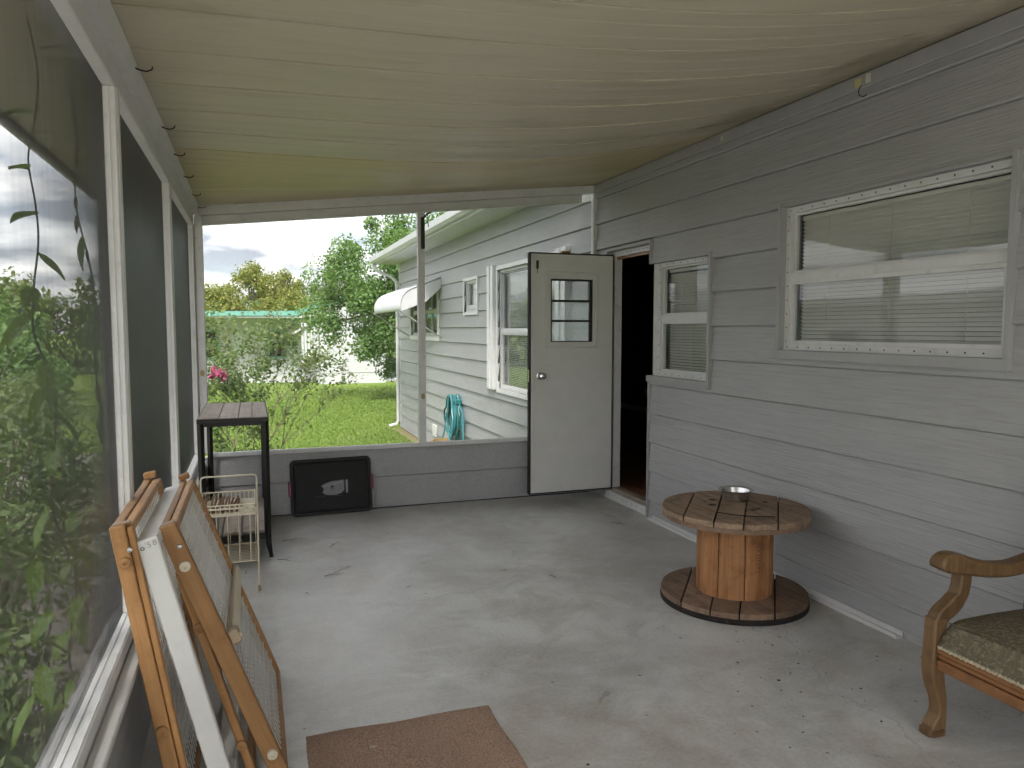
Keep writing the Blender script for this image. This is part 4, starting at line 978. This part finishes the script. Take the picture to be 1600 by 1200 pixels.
for a_ in ((0, .062, 0, .035, 0, .885), (0, .062, .765, .80, 0, .885), (0, .062, .0355, .7645, .85, .8848), (0, .062, .0355, .7645, .0, .035)): MB().cbox(*a_, .004).build('frame_board', 'white_board', wp, world=False)
MB().cbox(-.002, .064, .0, .012, -.001, .03, .002).build('edge_cap', 'white_aluminium', wp, world=False)
for (bx, bz, body, mt) in ((.014, .868, "o", 'ink'), (.032, .871, "'5", 'faded_ink'), (.05, .874, "8", 'faded_ink')):
    o = obj('handwriting', text_mesh(body, .024), mt, wp, world=False, fix=False); o.location = (bx, -.0006, bz-.006); o.rotation_euler = (R(90), 0, 0)

# ---- litter on the floor
fl = MB()
def flake(m, x, y, s_, mat=None):
    a = rng.uniform(0, 6.28); k_ = rng.uniform(.25, .8); c, s2 = math.cos(a)*s_, math.sin(a)*s_
    p = [(x+c, y+s2), (x-s2*k_, y+c*k_), (x-c*.9, y-s2*.9), (x+s2*k_, y-c*k_)]; z = .0016
    m.add([(q[0], q[1], z+rng.uniform(0, .003)) for q in p], [(0, 1, 2, 3)])
for i in range(220):
    r = rng.random()
    if r < .34: x, y = rng.normal(2.3, .35), rng.normal(2.6, .4)
    elif r < .56: x, y = rng.normal(2.74, .11), rng.normal(5.38, .2)
    elif r < .7: x, y = rng.uniform(1.2, 2.6), rng.uniform(1.6, 3.0)
    elif r < .82: x, y = rng.normal(2.4, .15), rng.normal(2.98, .05)
    else: x, y = rng.uniform(.1, 2.8), rng.uniform(1.8, 6)
    if x > 2.89 or y > 6.1: continue
    flake(fl, x, y, abs(rng.normal(.003, .0028))+.0013)
tag(fl.build('leaf_litter', 'dark_flake', fix=False), 'dark crumbs and bits of dry leaf scattered over the concrete', 'litter', kind='stuff')
fp = MB()
for i in range(70): flake(fp, rng.uniform(.8, 2.8), rng.uniform(1.8, 3.4), abs(rng.normal(.002, .0015))+.001)
tag(fp.build('pale_litter', 'pale_flake', fix=False), 'pale crumbs scattered over the concrete near the chair', 'litter', kind='stuff')
for (x, y, L_, lab) in ((.17, 5.42, .17, 'dry forked twig on the floor beside the black table'), (.12, 4.98, .16, 'thin dry twig on the floor by the foot of the wire rack'), (.38, 4.55, .12, 'curled dry twig lying alone on the concrete right of the rack'), (.47, 5.15, .09, 'short dark twig on the concrete in front of the plastic lid')):
    m = MB(); a = rng.uniform(-.3, .5); p = [Vector((x, y, .004))]
    for i in range(5): a += rng.uniform(-.6, .6); p.append(p[-1]+Vector((math.cos(a), math.sin(a), 0))*L_/5+Vector((0, 0, rng.uniform(-.001, .004))))
    m.tube(p, [.0022, .002, .0018, .0015, .0012, .0008], 5); m.tube([p[2], p[2]+Vector((.03, .035, .004)), p[2]+Vector((.05, .03, .002))], [.0016, .0012, .0008], 5)
    tag(m.build('twig', 'bark'), lab, 'twig', 'dry twigs on the floor')

# ================================================================== OUTSIDE
# ---- garden hose on its hanger
hs = thing('garden_hose', 'teal garden hose coiled on the outside wall', 'hose', (2.9, 10.85, GZ))
MB().cbox(2.83, 2.953, 10.72, 10.98, .36, .44, .02).build('hanger', 'hose_green', hs)
for i in range(13):
    w_ = rng.uniform(.16, .50); b_ = rng.uniform(-.30, -.02); xo = 2.93-.012*i+rng.uniform(-.004, .004); c_ = 10.86+rng.uniform(-.08, .08); p = []
    for k_ in range(26):
        a = 2*math.pi*k_/26; zt, zb = .5+rng.uniform(-.004, .004), b_
        zz_ = (zt+zb)/2+(zt-zb)/2*math.cos(a); yy_ = c_+w_*math.sin(a)*(.62 if math.cos(a) > .3 else 1.0)*(.75+.25*math.cos(a+math.pi))
        p.append((xo-.015*math.sin(a*2), yy_, zz_))
    MB().tube(p, .0125, 6, True).build('loop', 'hose_green' if i % 3 else 'hose_blue', hs, True)
MB().tube([(2.85, 11.28, .2), (2.83, 11.36, -.1), (2.8, 11.45, -.3), (2.72, 11.66, -.5), (2.6, 11.8, GZ+.02)], .0125, 6).build('tail', 'hose_blue', hs, True)
MB().tube([(2.86, 10.4, .3), (2.85, 10.32, -.05), (2.86, 10.32, GZ+.02)], .0125, 6).build('tail', 'hose_blue', hs, True)
pt = thing('plant_pot', 'low ochre plant pot with weeds under the hanging hose', 'pot', (2.75, 10.95, GZ))
MB().lathe([(.16, 0), (.21, .36), (.225, .36), (.225, .41), (.2, .41), (.19, .3), (0, .3)], 24).build('pot', 'terracotta', pt, True, False)

# ---- foliage builders
def leaf_mesh(name, P, Nrm, size, mat, parent, aspect=.55, seed=1):
    """P (n,3) positions, Nrm (n,3) rough normals: one diamond with a folded midrib per leaf"""
    r = np.random.default_rng(seed); n = len(P); nn = Nrm + r.normal(0, .6, (n, 3)); nn /= np.linalg.norm(nn, axis=1, keepdims=True)+1e-9
    t = r.normal(0, 1, (n, 3)); t[:, 2] -= .35; t -= nn*(t*nn).sum(1, keepdims=True); t /= np.linalg.norm(t, axis=1, keepdims=True)+1e-9; b = np.cross(nn, t)
    s = (size*r.uniform(.6, 1.3, n))[:, None]; w = s*aspect*.5
    V = np.stack([P-t*s*.5, P+b*w+nn*w*.25-t*s*.05, P+t*s*.5, P-b*w+nn*w*.25-t*s*.05], 1).reshape(-1, 3)
    m = bpy.data.meshes.new(name); m.vertices.add(4*n); m.vertices.foreach_set('co', V.astype(np.float32).ravel())
    m.loops.add(4*n); m.polygons.add(n); m.loops.foreach_set('vertex_index', np.arange(4*n, dtype=np.int32)); m.polygons.foreach_set('loop_start', np.arange(0, 4*n, 4, dtype=np.int32))
    try: m.polygons.foreach_set('loop_total', np.full(n, 4, dtype=np.int32))
    except Exception: pass
    m.update(); m.validate()
    return obj(name, m, mat, parent, False, True, False)
def clumps(center, rad, n_cl, cl_r, n, seed, shell=.55, squash=1.0):
    """leaf positions gathered in clumps through an uneven ellipsoid"""
    r = np.random.default_rng(seed); c = np.array(center); rad = np.array(rad)
    d = r.normal(0, 1, (n_cl, 3)); d /= np.linalg.norm(d, axis=1, keepdims=True)
    cc = c + d*rad*(r.uniform(shell**3, 1, (n_cl, 1))**(1/3))*r.uniform(.82, 1.12, (n_cl, 1))
    idx = r.integers(0, n_cl, n); e = r.normal(0, 1, (n, 3)); e /= np.linalg.norm(e, axis=1, keepdims=True)
    cr_ = cl_r*r.uniform(.55, 1.35, n_cl)
    P = cc[idx] + e*(r.random((n, 1))**.45)*cr_[idx][:, None]*np.array([1, 1, squash])
    return P, (P-cc[idx])/cr_[idx][:, None]+np.array([0, 0, .5]), cc
def tree(name, label, base, center, rad, n_cl, cl_r, n, size, mat, seed, group=None, trunk_r=.14, bark='bark', cat='tree', limbs=14, shell=.55, aspect=.6):
    t = thing(name, label, cat, base, group=group); P, Nr, cc = clumps(center, rad, n_cl, cl_r, n, seed, shell)
    m = MB(); b = Vector(base); c = Vector(center); r = random.Random(seed)
    fork = b.lerp(c, .55); m.tube([b, b.lerp(fork, .5)+Vector((r.uniform(-.1, .1), r.uniform(-.1, .1), 0)), fork, c.lerp(fork, .3), c+Vector((0, 0, rad[2]*.5))], [trunk_r*1.25, trunk_r, trunk_r*.85, trunk_r*.55, trunk_r*.15], 8)
    for i in range(limbs):
        q = Vector(cc[i % len(cc)]); s_ = fork.lerp(c, r.random()*.7); mid = s_.lerp(q, .5)+Vector((0, 0, .08*(q-s_).length)); m.tube([s_, mid, q], [trunk_r*.4, trunk_r*.22, trunk_r*.07], 5)
    m.build('trunk', bark, t, True); leaf_mesh('crown', P, Nr, size, mat, t, aspect, seed); return t
# big green tree beyond the house corner
tree('shade_tree', 'big leafy green tree behind the corner of the grey house', (4.7, 22.5, GZ), (4.3, 22, 2.4), (2.75, 2.5, 2.2), 150, .5, 52000, .105, 'leaf_oak', 11, trunk_r=.2, limbs=26, shell=.35)
tree('shade_tree', 'leafy green tree top rising above the eave of the grey house', (6.6, 23.5, GZ), (6.3, 23.5, 4.0), (2.2, 2.2, 2.0), 60, .6, 16000, .12, 'leaf_oak', 12, trunk_r=.2)
# rounded trees far behind the white and teal house
for i, (x, y, z, rx, rz, mt, lb) in enumerate((( .2, 56, 3.1, 3.4, 2.75, 'leaf_far', 'rounded yellow-green tree, tallest behind the teal-edged house'), (4.0, 58, 2.9, 3.4, 2.5, 'leaf_far_green', 'rounded green tree far behind, left of the big leafy tree'),
        (-2.9, 54, 2.0, 2.6, 2.2, 'leaf_far', 'low yellow-green tree far behind at the left post'), (7.8, 60, 2.9, 3.2, 2.6, 'leaf_far_green', 'far green tree mostly hidden behind the big leafy tree'), (2.2, 53, 1.8, 2.4, 2.1, 'leaf_far', 'low yellowish tree just above the teal roof edge'))):
    tree('far_tree', lb, (x, y, GZ), (x, y, z), (rx, rx, rz), 90, .7, 16000, .19, mt, 30+i, 'rounded trees behind the far house', .25, limbs=10, shell=.6)
# trees beyond the left screens
for i, (x, y, z, rx, rz) in enumerate(((-7.5, 25, .9, 2.2, 1.7), (-5.6, 21, .3, 1.5, 1.1), (-10.5, 31, 1.5, 2.8, 2.2))):
    tree('side_tree', ('green tree in the side yard seen through the near left screen', 'low bushy tree in the side yard seen through the near left screen', 'farther tree in the side yard seen through the near left screen')[i], (x, y, GZ), (x, y, z), (rx, rx, rz), 40, .6, 4500, .2, 'leaf_oak', 50+i, 'trees in the side yard', .15)
for i, (x, y, z, rx, rz) in enumerate(((-9.5, 40, 1.6, 3.4, 2.4), (-13.5, 43, 2.0, 3.6, 2.8), (-17.5, 45, 1.8, 3.6, 2.5))):
    tree('side_tree', ('far hedge-like tree at the right end of the side-yard tree row', 'middle tree of the far side-yard tree row', 'leftmost tree of the far side-yard tree row')[i], (x, y, GZ), (x, y, z), (rx, rx, rz), 60, .8, 6000, .3, 'leaf_far_green', 150+i, 'trees in the side yard', .2)
# ---- flowering shrub just outside the far screen
mb_ = thing('flowering_shrub', 'airy crape-myrtle-like shrub with one pink bloom outside the far screen', 'shrub', (-.15, 8.6, GZ))
br = MB(); tips = []; r = random.Random(5)
def grow(p, d, L_, rad, depth):
    q = p + d*L_; mid = p.lerp(q, .5)+Vector((r.uniform(-.03, .03), r.uniform(-.03, .03), 0))*L_; br.tube([p, mid, q], [rad, rad*.85, rad*.68], 5)
    if depth <= 3: tips.append((mid, q))
    if depth == 0: return
    for _ in range(3 if depth > 1 else 2):
        nd = (d + Vector((r.uniform(-.75, .75), r.uniform(-.6, .6), r.uniform(-.25, .4)))).normalized(); grow(q, nd, L_*r.uniform(.62, .85), rad*.58, depth-1)
for (dx, dy) in ((-.22, .0), (.05, .1), (.30, -.05), (.5, .1), (-.05, -.15), (.16, .2)):
    grow(Vector((-.15+dx*.3, 8.6+dy, GZ)), Vector((dx*.75, dy*.4, 1)).normalized(), .85, .010, 3)
br.build('branches', 'bark_pale', mb_, True)
pp = []; nn_ = np.random.default_rng(3)
for a, b in tips:
    if a.z < -.1 and r.random() < .5: continue
    for k_ in range(19): q = a.lerp(b, nn_.uniform(0, 1.1)); pp.append((q.x+nn_.normal(0, .05), q.y+nn_.normal(0, .05), q.z+nn_.normal(0, .045)))
pp = np.array(pp); leaf_mesh('foliage', pp, np.tile([0, 0, .8], (len(pp), 1)), .058, 'leaf_myrtle', mb_, .5, 4)
P, Nr, _ = clumps((-.22, 8.4, .25), (.42, .35, .85), 40, .17, 5200, 77, .2); leaf_mesh('foliage', P, Nr, .048, 'leaf_myrtle', mb_, .5, 78)
P, Nr, _ = clumps((.05, 8.6, 1.25), (.5, .35, .7), 30, .13, 1100, 81, .3); leaf_mesh('foliage', P, Nr, .052, 'leaf_myrtle', mb_, .5, 82)
P, Nr, _ = clumps((-.335, 8.25, 1.03), (.07, .06, .07), 7, .035, 260, 79, .2); leaf_mesh('blossom', P, Nr, .035, 'petal', mb_, .8, 80)
# ---- bushes along the left side
for i, (x, y, z, rx, ry, rz, n) in enumerate(((-1.25, 3.6, .1, .5, .7, .75, 4200), (-1.5, 4.9, .35, .6, .8, .8, 4200), (-1.8, 6.4, .3, .7, .8, .8, 4000), (-2.3, 8.0, .15, .8, .9, .8, 3400), (-1.05, 2.6, -.1, .4, .5, .5, 2500), (-2.9, 10.2, .05, .9, 1.0, .85, 2600), (-3.6, 13.6, .1, 1.0, 1.2, .9, 3000), (-5.4, 18.6, .65, 1.3, 1.4, 1.25, 3400), (-1.35, 1.5, -.05, .5, .6, .55, 1500))):
    bt = thing('leafy_bush', ('dense bush behind the near left screen, beside the gates', 'second bush back along the left screens', 'third bush back along the left screens', 'fourth bush back along the left screens', 'low bush at the bottom of the near left screen', 'bush well back along the left side yard', 'rounded bush far back in the left side yard', 'farthest bush of the left side yard, seen at the screen post', 'bush at the lower left corner of the near screen')[i], 'bush', (x, y, GZ), group='bushes outside the left screens')
    P, Nr, cc = clumps((x, y, z), (rx, ry, rz), 34, .2, n, 90+i, .3); m = MB()
    for q in cc[:16]: m.tube([(x, y, GZ), ((x+q[0])/2, (y+q[1])/2, (GZ+q[2])/2+.08), tuple(q)], [.012, .008, .003], 5)
    m.build('stems', 'bark', bt, True); leaf_mesh('foliage', P, Nr, .062, 'leaf_bush', bt, .42, 95+i)
# ---- vines on the outside of the near screen
lf = MB(); n = 8; vs = []; fs = []
for i in range(n+1):
    t_ = i/n; w_ = .021*math.sin(math.pi*min(1, t_*1.02)**.75)*(1 if t_ < .98 else .1); z = -.012*t_*t_
    vs += [(t_*.11, -w_, z+.006), (t_*.11, 0, z), (t_*.11, w_, z+.006)]
for i in range(n): a = i*3; fs += [(a, a+1, a+4, a+3), (a+1, a+2, a+5, a+4)]
lf.add(vs, fs); LEAF = lf.mesh('vine_leaf'); DRY = lf.mesh('dry_leaf')
VX = -.50
def vine(label, pts, leaves, dry=False):
    t = thing('climbing_vine', label, 'vine', (VX, pts[-1][0], GZ), group='vines on the near left screen')
    st = MB(); P = [(VX+.015*math.sin(i*1.7), p[0], p[1]) for i, p in enumerate(pts)]; P = smooth_path(P, 4); st.tube(P, [.0035*(1-.5*(len(P)-1-i)/len(P)) for i in range(len(P))], 5); st.build('stem', 'bark', t, True)
    for (i_, az, el, s_, dr) in leaves:
        p = P[min(len(P)-1, i_)]; o = obj('leaf', DRY if dr else LEAF, 'leaf_dry' if dr else 'leaf_vine', t, True, False, False)
        o.location = Vector(p)-t.location; o.rotation_euler = (R(rng.uniform(-35, 35)), R(el), R(az)); o.scale = (s_*.9, s_*.55, s_*.9) if dr else (s_*1.15, s_*.85, s_*1.15)
V1 = [(2.158, 2.265), (2.181, 2.136), (2.198, 2.001), (2.177, 1.918), (2.134, 1.802), (2.124, 1.71), (2.156, 1.595), (2.137, 1.482), (2.207, 1.357), (2.216, 1.189), (2.248, 1.029), (2.375, 0.834), (2.491, 0.642)]
V2 = [(2.55, 2.253), (2.62, 2.106), (2.655, 1.97), (2.725, 1.859), (2.755, 1.718), (2.812, 1.548), (2.884, 1.365), (2.997, 1.168)]
n1 = (len(V1)-1)*4
vine('green vine with long pointed leaves climbing the near left screen', V1, [(7, -100, 8, 1.1, 0), (13, -95, 5, 1.1, 0), (17, -98, 10, 1.15, 0), (21, 60, 30, .8, 0), (24, -85, 15, 1.2, 0), (26, -120, 40, 1.1, 0), (28, 80, 20, .9, 0), (30, -70, 60, 1.1, 0), (32, -100, 25, 1.3, 0), (34, 70, 35, 1.0, 0), (36, -80, 20, 1.2, 0), (38, 95, 10, 1.1, 0), (40, -100, 35, 1.2, 0), (43, 60, 30, 1.2, 0), (46, -90, 20, 1.2, 0), (48, 85, 15, 1.1, 0)])
vine('thin vine with withered dark leaves beside the first left post', V2, [(3, -90, 85, .4, 1), (6, 60, 80, .45, 1), (8, -80, 70, .5, 1), (10, 90, 85, .5, 1), (12, -90, 60, .7, 1), (14, -95, 70, .9, 0), (15, 70, 80, .45, 1), (17, -80, 80, .6, 1), (19, 80, 75, .6, 1), (21, -90, 65, .9, 0), (23, -70, 75, .8, 1), (25, 85, 80, .8, 1), (27, -85, 70, 1.0, 0)], True)
vine('leafy vine low on the near left screen above the sill', [(2.42, 1.0), (2.35, .85), (2.42, .7), (2.36, .56), (2.44, .3)], [(1, -80, 20, 1.1, 0), (2, 60, 20, .9, 0), (4, -95, 10, 1.1, 0), (6, 80, 30, 1.0, 0), (8, -70, 40, 1.2, 0), (10, -100, 15, 1.1, 0), (11, 75, 10, .9, 0), (13, -85, 30, 1.0, 0)])
vine('short bushy vine at the lower left corner of the screen', [(2.02, .95), (2.08, .8), (2.0, .66), (2.06, .5), (2.0, .2)], [(0, -80, 30, 1.1, 0), (2, 70, 20, 1.1, 0), (4, -95, 10, 1.2, 0), (6, 80, 25, 1.0, 0), (7, -70, 30, 1.2, 0), (9, -100, 20, 1.2, 0), (11, 75, 15, 1.1, 0), (13, -85, 30, 1.1, 0)])
# ---- lawn blades where they can be told apart
n = 150000; r = np.random.default_rng(21)
yy = 7.0 + 21*r.random(n)**1.5; xx = r.uniform(-2.5, 6.5, n); keep = ((xx < 2.75) | (yy > 16.2)) & (r.random(n) > ((yy-20)/8).clip(0, 1))
xx, yy = xx[keep], yy[keep]; n = len(xx); a = r.uniform(0, 6.28, n); h = r.uniform(.02, .05, n); w_ = .004+.0009*yy*.6
lean = r.normal(0, .03, (n, 2))
V = np.stack([np.stack([xx-np.cos(a)*w_, yy-np.sin(a)*w_, np.full(n, GZ)], 1), np.stack([xx+np.cos(a)*w_, yy+np.sin(a)*w_, np.full(n, GZ)], 1), np.stack([xx+lean[:, 0], yy+lean[:, 1], GZ+h], 1)], 1).reshape(-1, 3)
m = bpy.data.meshes.new('grass'); m.vertices.add(3*n); m.vertices.foreach_set('co', V.astype(np.float32).ravel()); m.loops.add(3*n); m.polygons.add(n)
m.loops.foreach_set('vertex_index', np.arange(3*n, dtype=np.int32)); m.polygons.foreach_set('loop_start', np.arange(0, 3*n, 3, dtype=np.int32)); m.update(); m.validate()
tag(obj('grass', m, 'grass_blade', None, False, True, False), 'short bright green grass of the lawn', 'grass', kind='stuff')

# ---- white and teal house across the lawn
NYH = 30.5
nh = thing('teal_edged_house', 'white mobile home with teal roof edge across the lawn', 'house', (1.0, NYH, GZ))
MB().box(-2.6, 2.4, NYH, NYH+8, GZ, 1.95).build('wall', 'neighbour_siding', nh)
x = 2.45
while x < 4.85:
    MB().box(x, x+.115, NYH-1.52, NYH-1.5, GZ+.42, 1.9).build('wall_panel', 'neighbour_siding', nh); MB().box(x, x+.115, NYH-1.50, NYH-1.49, GZ, GZ+.41).build('skirt_panel', 'neighbour_siding', nh); x += .12
MB().box(2.42, 4.9, NYH-1.48, NYH+8, GZ, 1.9).build('wall', 'house_white', nh)
MB().prism([(-2.8, 1.95), (1.6, 1.98), (4.0, 2.75), (7, 1.95), (7, 2.1), (4.0, 2.95), (1.5, 2.16), (-2.8, 2.10)], 1, NYH-1.7, NYH-1.66).build('fascia', 'teal_paint', nh)
MB().prism([(-2.8, 2.1), (1.5, 2.16), (4.0, 2.95), (7, 2.1), (7, 1.9), (-2.8, 1.9)], 1, NYH-1.65, NYH+8).build('roof', 'neighbour_siding', nh)
for wx in (.55, -1.9):
    f_ = MB().box(wx, wx+.75, NYH-.03, NYH-.002, .35, 1.45).build('window', 'teal_paint', nh); MB().box(wx+.1, wx+.65, NYH-.04, NYH-.031, .42, 1.38).build('pane', 'dark_void', f_)
for i in range(6):   # slanted awning slats beside the addition
    MB().box(1.75+i*.11, 1.83+i*.11, NYH-1.5, NYH-1.47, .2+.12*i, 1.75, Matrix.Shear('XZ', 4, (0, 0))).build('awning_slat', 'gutter_white', nh)
MB().prism([(1.4, 1.25), (2.4, 1.85), (2.4, 1.92), (1.36, 1.30)], 1, NYH-1.6, NYH-.2).build('porch_roof', 'gutter_white', nh)
MB().box(2.28, 2.36, NYH-1.6, NYH-1.52, GZ, 1.8).build('porch_post', 'gutter_white', nh)
fe = thing('grey_enclosure', 'dark grey lattice enclosure beyond the lawn beside the house corner', 'enclosure', (5.6, NYH-1, GZ))
MB().box(4.95, 9, NYH-.6, NYH-.5, GZ+.12, .32).build('panel', 'fence_grey', fe); MB().box(4.92, 9, NYH-.9, NYH-.45, GZ, GZ+.115).build('base', 'gutter_white', fe)
for i in range(12): MB().box(4.93+i*.3, 4.97+i*.3, NYH-.65, NYH-.601, GZ+.12, .34).build('upright', 'galvanised', fe)
# ---- neighbour across the left side yard (mirrored in the big window)
lh = thing('side_yard_house', 'white house across the left side yard, mirrored in the wide window', 'house', (-8, 12, GZ))
MB().box(-12, -6, 4.5, 9.9, GZ, 2.0).build('wall', 'house_white', lh); MB().box(-12.5, -6.3, 10.4, 16.6, GZ, 2.0).build('wall', 'house_white', lh)
MB().prism([(-13, 2.0), (-5.6, 2.0), (-5.6, 2.16), (-9, 2.9), (-13, 2.16)], 1, 4.2, 10.0).build('roof', 'gutter_white', lh); MB().prism([(-13.3, 2.0), (-5.9, 2.0), (-5.9, 2.16), (-9, 2.9), (-13.3, 2.16)], 1, 10.3, 16.9).build('roof', 'gutter_white', lh)
for (x, y0, y1) in ((-6.31, 12.6, 13.6), (-6.01, 6.2, 7.4)):
    f_ = MB().box(x+.012, x+.04, y0, y1, .55, 1.5).build('window', 'gutter_white', lh); MB().box(x+.041, x+.05, y0+.08, y1-.08, .62, 1.42).build('pane', 'dark_void', f_)
MB().tube([(-5.62, 9.85, 2.0), (-5.75, 9.8, 1.75), (-5.94, 9.8, 1.6), (-5.94, 9.8, GZ)], .05, 8).build('downspout', 'gutter_white', lh)
